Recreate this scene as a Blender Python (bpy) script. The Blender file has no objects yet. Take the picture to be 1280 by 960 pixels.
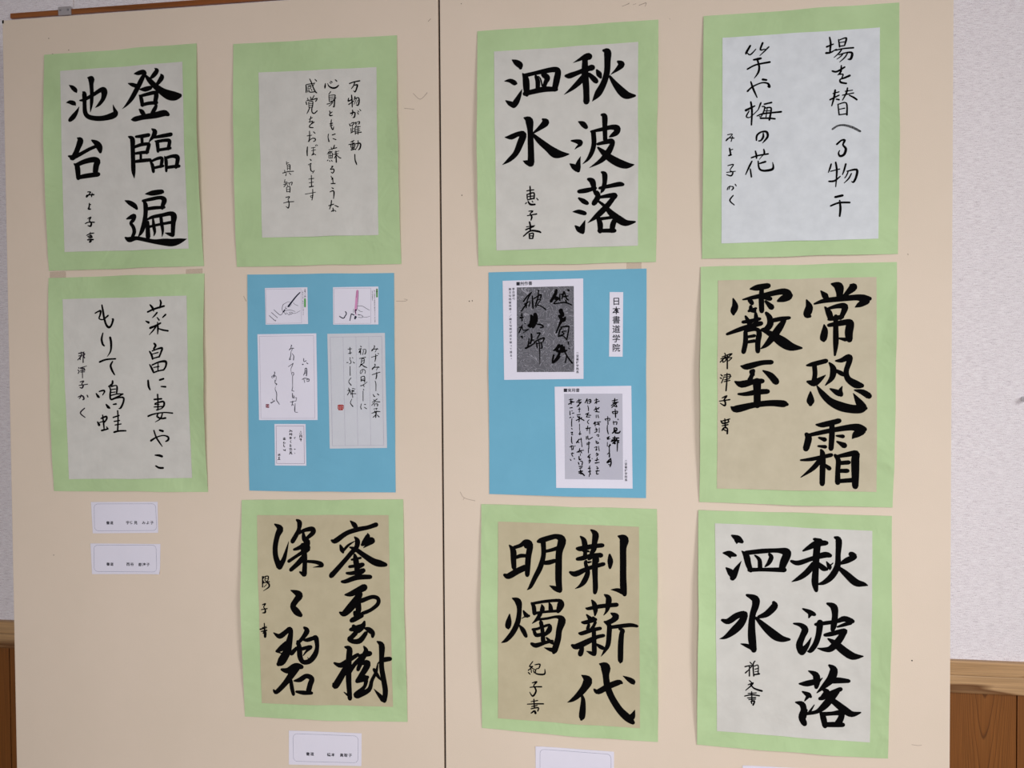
import bpy, bmesh, math, random
from mathutils import Matrix, Vector
random.seed(7)
SC = bpy.context.scene
COL = SC.collection

# ------------------------------------------------------------ camera
CAM_M=[[0.98889, 0.002885, 0.148619], [0.148512, 0.023423, -0.988633], [-0.006334, 0.999721, 0.022735]]
cam_d = bpy.data.cameras.new('camera')
cam_d.sensor_fit = 'HORIZONTAL'; cam_d.sensor_width = 36.0
cam_d.lens = 1090.46 / 1280 * 36.0
cam_d.clip_start = 0.05
cam = bpy.data.objects.new('camera', cam_d); COL.objects.link(cam)
M4 = Matrix([list(r) + [0] for r in CAM_M] + [[0, 0, 0, 1]])
M4.translation = Vector((1.13946, -1.431775, 1.174165))
cam.matrix_world = M4
SC.camera = cam

# ------------------------------------------------------------ world, lights, exposure
SC.view_settings.view_transform = 'Standard'
SC.view_settings.look = 'None'
SC.view_settings.gamma = 1.0
SC.view_settings.exposure = 0.0
wd = bpy.data.worlds.new('world'); SC.world = wd; wd.use_nodes = True
bg = wd.node_tree.nodes['Background']
bg.inputs[0].default_value = (0.95, 0.97, 1.0, 1); bg.inputs[1].default_value = 0.285

def area(name, loc, target, sx, sy, power, col):
    l = bpy.data.lights.new(name, 'AREA'); l.shape = 'RECTANGLE'; l.size = sx; l.size_y = sy
    l.energy = power; l.color = col
    o = bpy.data.objects.new(name, l); COL.objects.link(o); o.location = loc
    d = Vector(target) - Vector(loc)
    o.rotation_euler = d.to_track_quat('-Z', 'Y').to_euler()
    return o
# daylight through the room's windows: one on the right-hand side, one wide window opposite the boards
w1 = area('window_light', (3.3, -2.3, 1.95), (1.2, 0, 0.50), 1.0, 0.9, 10.4, (0.97, 0.985, 1.0)); w1.data.spread = math.radians(84)
w2 = area('rear_window_light', (1.1, -3.7, 0.95), (1.05, 0, 0.70), 1.8, 1.0, 11.3, (0.97, 0.985, 1.0)); w2.data.spread = math.radians(74)

# ------------------------------------------------------------ measured positions (0.1 mm on the board plane)
RECT={'A': (0.0834, 0.378, 1.348, 1.7335), 'B': (0.0849, 0.3829, 0.9518, 1.3352), 'C': (0.4421, 0.7351, 1.3451, 1.7281), 'E': (0.446, 0.7386, 0.5619, 0.9431), 'F': (0.8697, 1.163, 1.3376, 1.7248), 'H': (0.8703, 1.1615, 0.5589, 0.9388), 'I': (1.2348, 1.5312, 1.341, 1.7266), 'J': (1.2298, 1.5268, 0.9483, 1.3285), 'K': (1.2256, 1.5211, 0.5526, 0.9352), 'D': (0.4611, 0.7237, 0.9573, 1.3308), 'G': (0.8856, 1.1445, 0.9562, 1.327)}
LIFT={'A': (5, 7, 2), 'B': (4, 7, 1.5), 'C': (4, 6, 2), 'E': (6, 4, 3), 'F': (5, 4, 2), 'H': (5, 7, 3), 'I': (4, 3, 3), 'J': (7, 5, 3), 'K': (8, 5, 4), 'D': (1, 1, 2.5), 'G': (1, 1.5, 2.5)}
CREASE={'A': [(0.0791, 1.371, 0.1112, 1.4017, 0.9, 0.0065)], 'B': [(0.1078, 1.3073, 0.1349, 1.3297, 0.9, 0.0065), (0.0843, 1.3135, 0.1318, 1.3326, 0.7, 0.0052), (0.0833, 0.9527, 0.1106, 0.9704, 0.8, 0.0065), (0.3755, 0.9641, 0.3861, 0.9742, 1, 0.0052)], 'C': [(0.6906, 1.7003, 0.6973, 1.6785, 0.5, 0.0039), (0.443, 1.4065, 0.4628, 1.3506, 0.5, 0.0078)], 'E': [(0.4437, 0.6243, 0.4778, 0.6146, 1.0, 0.0078), (0.6359, 0.5598, 0.6504, 0.5745, 0.8, 0.0052), (0.4464, 0.9189, 0.4713, 0.9026, 0.6, 0.0078)], 'F': [(1.159, 1.7033, 1.1654, 1.7105, 0.7, 0.0039), (0.872, 1.3809, 0.8798, 1.3409, 0.8, 0.0065)], 'H': [(1.1324, 0.8638, 1.1607, 0.8619, 0.7, 0.0039), (1.1317, 0.6439, 1.1511, 0.633, 1.0, 0.0065), (0.8726, 0.9135, 0.8844, 0.8465, 0.8, 0.0091)], 'I': [(1.4257, 1.3645, 1.4366, 1.3517, 0.8, 0.0052), (1.3356, 1.7348, 1.3842, 1.7166, 0.5, 0.0104)], 'J': [(1.4996, 1.0218, 1.5281, 1.0096, 1.6, 0.0065), (1.5127, 1.0195, 1.5258, 0.9996, 1.2, 0.0052), (1.2677, 1.3255, 1.2802, 1.3087, 0.7, 0.0065), (1.3851, 0.952, 1.4337, 0.9655, 0.6, 0.0078)], 'K': [(1.4923, 0.668, 1.5115, 0.6613, 1.5, 0.0052), (1.4911, 0.64, 1.5104, 0.6308, 1.6, 0.0065), (1.4972, 0.6098, 1.5213, 0.573, 1.0, 0.0091), (1.2305, 0.6396, 1.2558, 0.6227, 1.2, 0.0065), (1.2359, 0.9209, 1.2611, 0.9318, 0.6, 0.0065), (1.5012, 0.876, 1.518, 0.8638, 0.7, 0.0065)]}

def lift(k,x,z):
    x0,x1,z0,z1=RECT[k];a,b,c=LIFT[k]
    u=min(1,max(0,(x-x0)/(x1-x0)));v=min(1,max(0,(z-z0)/(z1-z0)))
    s=math.sin(math.pi*v)
    h=1.5*a*s*math.exp(-u/.10)+1.5*b*s*math.exp(-(1-u)/.10)+1.3*c*math.sin(math.pi*u)*math.exp(-v/.08)
    h+=.5*c*math.sin(math.pi*u*2+1)**2*math.exp(-(1-v)/.07)*.5
    ph=ord(k)*1.7
    h+=.4*math.sin(9*u+ph)*math.sin(7*v+ph*.6)+.16*math.sin(19*u+11*v+ph)+.12*math.sin(31*v-9*u+2*ph)
    for (xa,za,xb,zb,amp,wid) in CREASE.get(k,()):
        dx,dz=xb-xa,zb-za;t=min(1,max(0,((x-xa)*dx+(z-za)*dz)/(dx*dx+dz*dz)))
        d=math.hypot(x-xa-t*dx,z-za-t*dz)
        if d<3*wid:h+=amp*math.sin(math.pi*min(1,max(.08,.08+.84*t)))*math.exp(-(d/wid)**1.3)
    return (1.1+h)*.001

QUADS={'A': [(831, 17318), (3743, 17346), (3819, 13489), (846, 13471)], 'B': [(837, 13342), (3825, 13361), (3833, 9531), (867, 9504)], 'C': [(4418, 17294), (7332, 17266), (7372, 13441), (4428, 13461)], 'E': [(4461, 9402), (7367, 9462), (7407, 5654), (4462, 5585)], 'F': [(8702, 17247), (11654, 17246), (11606, 13375), (8691, 13378)], 'H': [(8711, 9404), (11611, 9374), (11618, 5556), (8697, 5623)], 'I': [(12362, 17255), (15313, 17272), (15309, 13412), (12333, 13409)], 'J': [(12310, 13281), (15292, 13287), (15241, 9465), (12286, 9502)], 'K': [(12270, 9373), (15232, 9333), (15187, 5502), (12242, 5553)], 'D': [(4622, 13322), (7243, 13293), (7234, 9578), (4604, 9569)], 'G': [(8863, 13267), (11455, 13272), (11436, 9550), (8850, 9576)], 'Ap': [(1147, 17013), (3479, 17041), (3551, 13796), (1172, 13797)], 'Bp': [(1112, 12956), (3492, 12978), (3545, 9776), (1174, 9723)], 'Cp': [(4876, 16779), (6976, 16751), (6982, 13937), (4903, 13951)], 'Ep': [(4745, 9143), (7110, 9189), (7157, 5906), (4790, 5848)], 'Fp': [(8982, 16893), (11332, 16907), (11319, 13644), (9000, 13625)], 'Hp': [(8997, 9120), (11321, 9081), (11328, 5775), (8974, 5810)], 'Ip': [(12655, 16893), (15028, 16906), (15016, 13655), (12634, 13644)], 'Jp': [(12581, 13057), (14988, 13061), (14998, 9708), (12561, 9726)], 'Kp': [(12529, 9166), (14940, 9094), (14911, 5749), (12557, 5798)], 'D1': [(4940, 13083), (5709, 13082), (5714, 12452), (4947, 12451)], 'D2': [(6167, 13073), (6967, 13070), (6964, 12429), (6161, 12436)], 'D3': [(4794, 12287), (5858, 12290), (5866, 10804), (4806, 10799)], 'D4': [(6055, 12281), (7077, 12284), (7093, 10333), (6079, 10314)], 'D5': [(5082, 10733), (5648, 10735), (5654, 10015), (5085, 10013)], 'G1': [(9099, 13122), (10432, 13134), (10430, 11493), (9115, 11482)], 'G2': [(9954, 11366), (11205, 11378), (11221, 9703), (9973, 9699)], 'G3': [(10860, 12905), (11080, 12899), (11067, 11851), (10847, 11854)], 'G1p': [(9335, 13009), (10278, 13013), (10279, 11609), (9328, 11609)], 'G2p': [(10111, 11250), (11061, 11252), (11068, 9845), (10119, 9845)]}
FRAMES={'D1': [(4956, 13058), (5594, 13057), (5599, 12471), (4962, 12470)], 'D2': [(6187, 13048), (6836, 13045), (6833, 12449), (6181, 12455)], 'D3': [(4832, 12250), (5810, 12253), (5818, 10834), (4843, 10829)], 'D4': [(6107, 12223), (7022, 12226), (7037, 10381), (6129, 10364)], 'D5': [(5113, 10697), (5617, 10699), (5622, 10051), (5116, 10049)]}
NAMECARDS=[[(1587, 9316), (2876, 9341), (2877, 8790), (1612, 8751)], [(1565, 8570), (2917, 8591), (2900, 8056), (1583, 8014)], [(5275, 5386), (6589, 5409), (6579, 4841), (5264, 4784)], [(9603, 5369), (10903, 5350), (10901, 4760), (9600, 4775)], [(12962, 5253), (14222, 5270), (14217, 4684), (12962, 4675)]]
INK="""
=A a1
1317,16751,11 1377,16710,66 1433,16658,73 1451,16626,37
1259,16445,11 1325,16451,62 1400,16427,73 1429,16397,29
1501,16364,7 1456,16277,55 1389,16191,85 1322,16132,66
1516,16473,26 1602,16483,52 1778,16562,63 1915,16633,74 1973,16627,111 1992,16576,107 1962,16472,74 1883,16380,52 1810,16331,7
1679,16865,26 1742,16836,110 1743,16748,77 1749,16590,67 1741,16414,59 1716,16260,11
1576,16620,26 1604,16580,81 1606,16421,70 1615,16261,78 1676,16179,77 1810,16143,81 1965,16138,85 2120,16166,103 2198,16197,102
2157,16365,7 2180,16285,48 2213,16214,80
=A a2
2564,16888,15 2635,16892,66 2731,16907,77 2769,16884,73
2769,16884,55 2700,16766,84 2622,16631,84 2515,16462,76 2409,16345,40 2332,16283,5
2451,16724,18 2527,16697,62 2632,16662,66
2778,16848,36 2853,16757,80 2965,16646,94 3096,16544,119 3227,16476,153 3341,16451,139 3428,16454,81
2960,16956,18 2997,16914,76 2930,16831,73 2853,16778,22
3072,16849,22 3091,16795,83 3023,16704,65 2956,16647,36
2673,16607,26 2774,16605,80 2879,16625,65
2658,16507,25 2691,16453,65 2714,16330,65
2676,16489,47 2810,16516,58 2953,16534,65 2980,16481,83 2949,16353,69
2701,16331,54 2825,16356,58 2987,16359,58
2976,16308,55 2937,16240,73 2888,16182,55
2652,16260,25 2699,16218,76 2745,16155,62
2503,16087,25 2565,16093,80 2726,16121,84 2955,16144,102 3128,16169,102 3204,16138,59
=A a3
2443,15791,26 2514,15744,84 2519,15587,76 2521,15377,77 2525,15185,73 2539,15061,11
2581,15785,40 2703,15789,62 2826,15805,62
2694,15772,54 2698,15685,51 2691,15641,40
2549,15603,47 2682,15642,58 2814,15649,54 2822,15619,65 2783,15498,62
2547,15490,40 2679,15502,54 2802,15506,54
2669,15476,44 2668,15389,47
2553,15350,47 2696,15362,62 2847,15368,55
2885,15907,25 2941,15857,84 2911,15780,73 2853,15713,36 2818,15666,7
2929,15758,44 3082,15775,62 3253,15793,66
2947,15692,29 2984,15655,66 2997,15512,55
2975,15682,51 3119,15697,55 3216,15686,62 3214,15626,66 3194,15548,63
2991,15533,51 3116,15544,51 3237,15555,48
2847,15338,26 2885,15275,62 2906,15160,55
2876,15346,40 2980,15385,51 3066,15390,55 3066,15320,62 3046,15242,55
2903,15222,47 2998,15239,47 3094,15252,44
3121,15413,26 3149,15333,63 3151,15159,44
3134,15386,51 3270,15413,56 3369,15390,82 3368,15303,74 3342,15218,63
3151,15220,51 3288,15230,55 3406,15231,52
=A a4
1458,15812,22 1514,15763,107 1465,15632,92 1415,15527,92 1367,15458,85
1285,15497,29 1348,15477,74
1347,15459,81 1512,15524,63 1686,15605,59 1801,15645,55
1735,15759,30 1821,15706,92 1878,15633,111 1896,15552,63
1390,15355,26 1450,15296,92 1464,15101,74
1432,15332,66 1587,15388,81 1760,15417,92 1845,15387,92 1815,15318,103 1793,15195,92
1455,15110,63 1619,15135,77 1850,15155,77
=A a5
2747,14777,18 2877,14786,84 3049,14802,77 3083,14796,47
2692,14657,44 2856,14682,59 3029,14702,62 3105,14655,91 3075,14569,73 3065,14517,62
2757,14511,52 2912,14526,59 3104,14529,48
2702,14662,29 2743,14581,81 2741,14424,77 2715,14267,85 2665,14128,73 2606,14042,26
2755,14318,26 2871,14366,55 3064,14394,62 3217,14415,73 3283,14369,109 3270,14248,84 3256,14039,69
3256,14039,66 3190,14059,55 3105,14083,7
2791,14194,44 2946,14224,44 3233,14263,51
2783,14282,55 2781,14159,77 2784,14019,84
2886,14331,37 2897,14208,62 2914,14103,48 2893,14033,11
3035,14378,55 3051,14238,62 3067,14115,47 3052,14020,11
2352,14674,18 2432,14637,73 2527,14581,81 2574,14526,48
2380,14352,26 2466,14381,74 2524,14396,74 2504,14326,63 2456,14275,55 2503,14203,62 2521,14115,66 2482,14028,55
2348,14023,29 2424,13985,88 2558,14005,66 2710,13977,66 2901,13937,73 3093,13922,113 3245,13909,120 3378,13931,91 3521,13965,7
=A s1
1636,14851,15 1694,14846,22 1661,14803,19 1616,14763,26 1622,14792,19 1680,14797,18 1757,14799,26
1725,14827,15 1712,14766,22
=A s2
1690,14625,22 1667,14631,15
1668,14649,18 1662,14582,26 1646,14550,26 1688,14545,22
=A s3
1632,14379,15 1690,14401,22 1660,14352,22 1675,14325,18 1697,14289,30 1681,14245,30 1629,14255,15
1582,14292,18 1640,14314,18 1755,14310,22
=A s4
1602,14080,15 1666,14109,22 1743,14119,18
1627,14060,22 1694,14076,22 1703,14040,22
1675,14135,15 1678,14032,18
1646,14037,22 1713,14049,22
1621,14002,22 1684,14005,30 1732,14004,26
1665,13965,37 1690,13979,30
=F f1
9284,16737,18 9344,16697,81 9409,16647,96 9421,16601,59
9159,16398,15 9249,16399,63 9323,16358,74 9351,16348,37
9444,16251,7 9406,16162,55 9349,16055,92 9302,15993,89
9173,16077,18 9237,16032,70 9311,15993,85
9458,16503,26 9506,16413,96 9518,16248,96 9523,16156,63
9482,16469,63 9640,16498,59 9825,16529,73 9972,16545,81 10036,16515,88 10017,16388,99 9980,16226,84
9490,16176,74 9638,16205,77 9823,16233,84 10007,16222,62
9673,16450,48 9704,16366,70 9703,16248,66
9714,16448,18 9750,16401,22 9777,16290,26
9797,16472,81 9861,16414,88 9833,16342,66 9796,16235,55
=F f2
10285,16637,7 10376,16676,40 10486,16724,83 10541,16721,112
10164,16432,47 10229,16432,84 10375,16478,69 10540,16531,83 10594,16541,94
10477,16670,83 10476,16454,102 10493,16236,95 10498,16090,91 10497,15999,98
10457,16401,91 10374,16315,87 10264,16222,58 10135,16132,7
10539,16441,54 10612,16365,80 10657,16317,76
10667,16497,33 10703,16432,83 10730,16376,44
10777,16806,43 10840,16775,108 10840,16631,94 10830,16452,90 10775,16274,94 10684,16116,102 10592,15998,7
11011,16612,43 11065,16563,97 10993,16487,58 10890,16412,7
10875,16386,36 10956,16263,80 11064,16130,119 11153,16062,111 11279,16048,36
=F f4
9477,15784,26 9557,15734,118 9575,15569,85 9581,15367,92 9585,15184,96 9584,15046,104
9584,15033,104 9510,15058,67 9451,15084,7
9160,15477,15 9262,15480,81 9374,15522,74 9457,15509,103 9410,15374,103 9334,15211,85 9222,15104,63 9113,15030,7
9784,15745,37 9830,15694,110 9746,15616,74 9625,15530,26
9606,15521,37 9726,15398,85 9873,15272,110 9984,15185,140 10094,15161,92 10209,15160,18
=F f3
10366,15682,18 10436,15643,80 10490,15585,66
10251,15377,26 10334,15364,62 10389,15344,84 10398,15316,66
10392,15307,55 10334,15264,26 10306,15234,7
10399,15115,7 10369,15034,55 10351,14944,91 10359,14889,66
10226,15003,18 10287,14955,80 10350,14898,73
10746,15772,43 10791,15742,83 10794,15579,73 10799,15361,65
10572,15512,36 10736,15537,58 10899,15565,72 10989,15542,98 10980,15479,90 10917,15437,62 10871,15412,25
10608,15498,73 10617,15316,73 10580,15172,69 10516,15065,47 10433,14992,7
10677,15304,44 10790,15326,62 10889,15342,80 10916,15301,72 10843,15160,94 10734,15038,73 10542,14926,7
10680,15249,29 10771,15163,83 10879,15068,108 11024,14981,119 11150,14939,94 11258,14946,18
=F f5
10371,14548,62 10495,14562,73 10641,14593,47
10523,14743,47 10587,14705,91 10614,14594,66 10632,14493,33
10705,14591,44 10877,14621,62 11022,14643,72 11080,14635,54
10742,14848,36 10787,14807,80 10787,14679,69 10759,14571,62 10723,14509,15
10659,14520,73 10677,14446,84 10613,14348,80
10367,14439,33 10440,14391,73 10504,14352,58
10270,14223,15 10366,14220,66 10466,14189,62
10469,14080,7 10438,13999,62 10410,13918,103 10428,13881,55
10306,13994,22 10364,13937,81 10428,13899,73
10677,14437,36 10822,14460,62 10949,14465,80 10922,14420,72 10822,14297,83 10676,14156,84 10511,14033,7
10695,14373,36 10785,14298,54 10894,14176,91 11020,14072,112 11129,14015,94 11273,14028,29
10676,14110,55 10712,14009,84 10711,13890,69
10694,14091,55 10839,14105,47 10957,14111,62 10920,14003,84 10902,13894,73
10693,13900,55 10820,13900,62 10944,13896,65
=F fs1
9566,14664,18 9569,14614,22 9572,14449,19
9513,14589,18 9573,14599,18 9628,14603,18
9516,14533,18 9520,14460,19
9516,14528,18 9628,14554,22 9631,14456,22
9531,14496,15 9618,14502,18
9525,14441,19 9627,14465,22
9487,14378,15 9506,14396,19
9534,14413,22 9571,14366,30 9646,14363,26
9599,14420,15 9612,14401,15
9674,14464,15 9698,14435,18
=F fs2
9543,14256,15 9608,14254,22 9567,14213,19 9593,14162,26 9579,14107,19
9518,14183,15 9673,14206,22
=F fs3
9555,14077,26 9570,14006,26 9565,13932,22
9491,13953,22 9626,14004,22
9504,13999,15 9644,14019,11
9453,13847,19 9569,13932,26 9700,13919,30 9740,13900,22
9550,13887,22 9554,13807,22
9550,13881,19 9616,13890,22 9606,13806,22
9554,13850,15 9606,13848,15
9554,13807,19 9606,13806,19
=E e1
5068,8991,27 5165,8918,107 5115,8796,88 5073,8607,84 5081,8421,88 5148,8254,107
5148,8254,95 5217,8367,76 5257,8480,57 5319,8697,8
5471,9074,38 5520,9029,84 5508,8917,65 5458,8813,73 5387,8699,77
5468,8823,50 5585,8890,57 5702,8921,76 5760,8913,87 5759,8857,76 5661,8771,57
5585,8862,38 5603,8751,84 5660,8678,95 5503,8590,65 5414,8559,42
5631,8668,76 5659,8575,91 5521,8488,57 5314,8351,54
5572,8638,84 5599,8471,95 5607,8322,76 5593,8134,88
5579,8415,95 5460,8299,77 5351,8203,65
5637,8360,46 5772,8355,57 5888,8330,68 5916,8293,57 5829,8272,27 5755,8259,8
5516,8170,34 5584,8125,69
=E e2
6434,9074,23 6500,9011,82 6547,8938,56
6094,8734,38 6162,8726,83 6355,8860,75 6547,8929,75 6738,8970,67 6890,9023,75
6248,8654,34 6276,8581,76 6294,8535,49
6285,8544,45 6392,8658,41 6508,8731,11
6737,8869,19 6737,8814,79 6660,8702,67
6641,8674,56 6775,8751,94 6822,8743,86 6756,8695,64 6660,8619,11
6508,8799,30 6556,8736,83 6536,8625,75 6448,8530,75 6331,8397,72 6194,8245,79 6078,8121,83
6068,8167,19 6117,8205,26
6420,8622,30 6526,8588,68 6659,8499,83 6829,8394,105 6944,8361,109 7055,8343,64
6505,8495,49 6523,8403,94 6541,8274,87 6550,8127,94
6447,8410,34 6610,8446,41
6407,8288,49 6542,8311,57 6647,8333,64 6522,8255,49
6357,8175,42 6463,8179,64 6656,8232,75 6540,8163,75
6269,8025,45 6347,8036,68 6540,8108,83 6780,8126,71
=E e4
5346,7846,19 5452,7802,95 5500,7757,114 5431,7662,95 5382,7567,95 5449,7475,114 5516,7421,76
=E e3
6326,7802,30 6441,7825,87 6673,7944,113
6595,7821,94 6439,7611,125 6303,7476,95 6230,7492,38
6555,7727,94 6613,7711,76 6806,7783,64 6911,7760,68 6910,7668,64 6784,7560,57 6649,7499,57 6581,7478,23
6536,7689,125 6563,7560,94 6533,7485,83
6629,7452,57 6494,7391,83 6436,7361,75
6495,7502,64 6523,7429,83
6667,7352,38 6627,7267,94 6493,7225,87 6416,7203,57
6474,7261,75 6531,7208,124 6647,7268,75
6511,7151,75 6434,7074,76 6395,7035,76 6471,7001,76 6587,7024,87 6694,7159,64
6666,7241,30 6742,7217,87 6809,7164,83 6808,7099,49
=E e5
5027,7096,19 5132,7038,84 5250,7118,77 5319,7167,84 5337,7102,76 5306,6950,107 5266,6780,127 5166,6607,135 5106,6548,77
5070,6772,38 5168,6832,96 5267,6930,77
5080,6763,27 5167,6738,23 5196,6702,38
5344,6746,77 5442,6843,57
5581,7203,46 5629,7149,88 5560,7034,68 5452,6918,50
5462,6956,57 5491,6845,84 5500,6696,88 5557,6605,76 5674,6628,84 5772,6744,87 5811,6876,68 5793,7024,84 5764,7051,57
5560,6988,27 5637,6991,65 5754,7032,65
5520,6828,57 5695,6872,61 5617,6794,38 5558,6717,15
5636,6692,8 5674,6638,27
5163,6456,46 5281,6442,100 5419,6524,108 5527,6519,77
5439,6506,115 5339,6369,108 5219,6213,88 5061,6056,69 5012,6091,31
5328,6275,58 5347,6145,69 5376,6035,57
5387,6268,27 5495,6293,77 5613,6364,76 5710,6322,87 5681,6219,88 5652,6106,88
5426,6084,38 5554,6073,69 5710,6076,53
=E e6
6316,6899,34 6393,6865,95 6380,6697,95 6372,6473,95 6376,6250,87 6393,6010,75
6288,6116,15 6345,6072,38
6118,6610,38 6234,6578,84 6390,6679,76 6545,6779,57
6330,6545,95 6232,6373,106 6135,6221,106 6106,6247,57
6388,6474,76 6485,6609,68 6602,6726,75
6652,6923,30 6689,6841,83 6621,6708,83 6542,6519,64
6573,6752,57 6756,6807,87
6601,6633,64 6716,6638,98 6657,6506,94 6521,6314,64
6521,6304,45 6675,6377,98 6713,6397,57
6684,6340,75 6654,6227,57 6518,6090,94 6499,6061,76
6518,6062,94 6730,6175,75 6789,6345,57 6867,6498,49 6897,6647,19
6893,7018,30 6968,6957,98 6966,6762,83 6964,6577,83 6999,6356,87 7025,6172,87 7005,6004,75
6986,6022,94 6901,6110,56 6822,6198,8
6907,6648,26 7004,6709,76 7120,6735,68
6829,6533,56 6895,6425,57 6951,6354,19
=E es1
4839,8081,15 4841,7893,19
4839,8071,15 4868,8072,19 4843,8025,15 4861,7978,19 4838,7950,15
4887,8081,15 4944,8082,19 4934,8007,15 4886,8006,15 4893,8081,15
4887,8040,11 4938,8045,11
4867,7969,15 4963,7989,19
4915,7969,15 4953,7951,27 4952,7895,23 4855,7828,8
4914,7941,11 4866,7894,11
=E es2
4833,7583,15 4886,7602,23 4855,7545,15 4880,7508,19 4879,7452,30 4831,7442,11
4813,7498,15 4918,7518,19
=E es3
4863,7259,19 4865,7164,19
4789,7154,26 4904,7184,19
4827,7183,15 4904,7207,11
4807,7116,19 4903,7137,27
4844,7088,30 4873,7098,49 4872,7022,42
4865,7164,27 4866,7032,30
=H h1
9187,8727,26 9249,8636,92 9254,8480,85 9262,8352,74
9264,8691,55 9375,8730,62 9458,8787,81 9531,8743,95 9502,8541,88 9488,8357,84 9482,8237,70
9470,8751,95 9470,8723,92
9300,8527,51 9374,8556,62 9456,8558,55
9105,8229,55 9169,8212,92 9317,8298,96 9455,8365,92
9669,8801,55 9724,8820,84 9870,8870,80 9980,8890,80 10062,8828,127 10015,8627,102 10005,8371,102 10004,8152,99 10021,7997,84
10012,7997,73 9939,8031,73 9853,8070,11
9751,8794,80 9756,8584,73 9703,8381,81 9610,8195,73 9536,8046,55 9480,7989,11
9787,8639,48 9906,8670,55 10016,8709,66
9768,8447,62 9850,8458,73 9942,8488,62
=H h2
10370,8899,29 10424,8837,80 10442,8728,80 10432,8655,54
10542,9012,29 10614,8942,98 10599,8805,83 10586,8696,80 10540,8622,54
10315,8698,54 10378,8699,80 10559,8741,72 10730,8764,65
10414,8664,43 10505,8657,33
10450,8674,54 10441,8583,65
10314,8525,54 10414,8546,72 10558,8595,54 10702,8599,79
10504,8530,47 10576,8587,80 10630,8552,83
10612,8551,90 10603,8388,90 10607,8207,79 10610,8062,79 10601,7980,61
10459,8493,47 10450,8456,54 10485,8312,72 10430,8166,80 10358,8082,47 10276,8034,7
10630,8552,80 10648,8498,54
10196,8304,44 10286,8279,87 10467,8366,65 10612,8415,65 10747,8456,61
10495,8475,36 10540,8486,25
10846,8613,36 10855,8505,86 10849,8396,43
10990,8921,32 11079,8873,136 11064,8728,100 11064,8494,97 11063,8260,97 11068,8079,101 11085,7971,72
11058,8006,79 10969,8035,61 10867,8038,11
=H h3
9236,7840,29 9323,7791,103 9346,7663,74 9321,7459,81 9236,7271,81 9125,7139,63 9042,7092,11
9183,7575,18 9168,7455,85 9154,7371,89 9159,7334,37
9414,7637,26 9451,7574,66 9478,7553,63
9506,7557,44 9432,7536,22 9386,7507,11
9339,7395,26 9403,7314,74 9454,7214,59
9553,7770,37 9589,7707,66 9598,7597,63
9562,7762,44 9773,7805,48 10011,7828,55 10038,7760,110 9992,7648,66
9589,7601,48 9773,7631,40 10010,7658,48
9718,7758,11 9733,7703,66 9727,7639,73
9838,7798,11 9865,7735,59 9873,7662,73
9699,7601,66 9643,7507,55 9560,7430,11
9643,7498,40 9808,7522,40 9973,7556,48 10055,7504,117 10009,7337,91 9990,7190,91 9934,7005,92 9916,6958,55
9934,6996,84 9843,7010,55 9760,7034,11
9569,7329,44 9642,7341,44 9716,7372,40 9845,7413,48 9844,7331,81 9770,7246,48
9587,7321,48 9623,7239,63 9715,7252,55
9707,7454,66 9730,7326,62 9742,7144,73
9549,7089,52 9623,7065,74 9770,7117,55 9898,7150,44
9798,7201,29 9862,7139,55 9916,7105,37
=H h4
10456,7717,29 10501,7713,51 10681,7755,65 10959,7793,65
10552,7851,29 10591,7788,76 10609,7689,72 10600,7598,22
10763,7948,33 10825,7896,87 10816,7769,79 10789,7677,43 10744,7612,11
10464,7611,25 10518,7550,72
10391,7481,40 10446,7483,62 10608,7535,61
10572,7561,54 10590,7525,72
10500,7449,47 10481,7376,54
10608,7490,47 10572,7416,47 10536,7378,43
10345,7297,44 10391,7299,62 10554,7360,62 10689,7393,54
10581,7380,62 10585,7216,69 10588,7033,76 10588,6960,65
10579,6959,62 10516,6984,47 10461,7005,11
10226,7090,51 10299,7075,91 10499,7176,84 10625,7245,62 10742,7277,54
10390,7097,47 10380,7024,73 10356,6949,80
10616,7135,25 10679,7092,62 10732,7067,62
10866,7648,29 10941,7602,101 10896,7537,79 10815,7497,72 10752,7504,25
10761,7504,36 10833,7444,72 10832,7317,76 10814,7134,72 10759,7023,47 10699,6929,7
10860,7418,54 11003,7442,61 11181,7470,61 11288,7460,43
11003,7397,43 11056,7372,61 11038,7326,72 11020,7144,83 11015,6890,79 11012,6845,36
=H h5
10378,6600,18 10477,6523,135 10422,6392,109 10313,6259,84 10222,6181,55 10140,6137,7
10377,6271,36 10400,6190,65 10394,6044,91 10381,5917,94 10370,5872,47
10677,6803,29 10767,6757,145 10776,6612,98 10802,6431,102 10873,6252,101 10998,6061,108 11123,5942,119 11212,5866,72
11141,5925,108 11203,5965,90 11245,6073,11
10585,6373,36 10648,6339,80 10820,6441,91 10982,6514,83 11035,6508,43
11057,6624,11 11143,6578,68 11214,6537,83 11232,6502,25
=H hs1
9566,6793,15 9510,6707,18 9565,6710,15 9491,6642,18
9519,6698,11 9602,6656,15
9537,6662,15 9542,6607,15
9491,6605,18 9518,6578,18
9574,6645,15 9592,6600,15
9602,6739,15 9685,6752,22 9666,6686,18 9620,6666,15 9620,6592,22 9758,6589,26 9767,6673,11
=H hs2
9554,6433,15 9628,6454,26 9582,6397,18 9591,6370,18
9517,6357,15 9600,6370,18 9711,6376,22
9591,6370,22 9618,6298,26 9563,6213,26 9511,6278,11
=H hs3
9535,6120,15 9645,6144,18
9470,6075,15 9599,6086,22 9742,6093,22
9581,6164,18 9590,6022,22
9544,6038,18 9636,6061,18
9534,6001,18 9654,6025,22 9645,5969,22
9534,5928,18 9590,5967,29 9608,5931,37
=J j1
14159,12861,20 14218,12789,88 14247,12758,68
14325,12966,36 14423,12927,127 14442,12825,99 14433,12764,80
14607,12944,40 14645,12912,111 14549,12813,67 14491,12743,52
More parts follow.
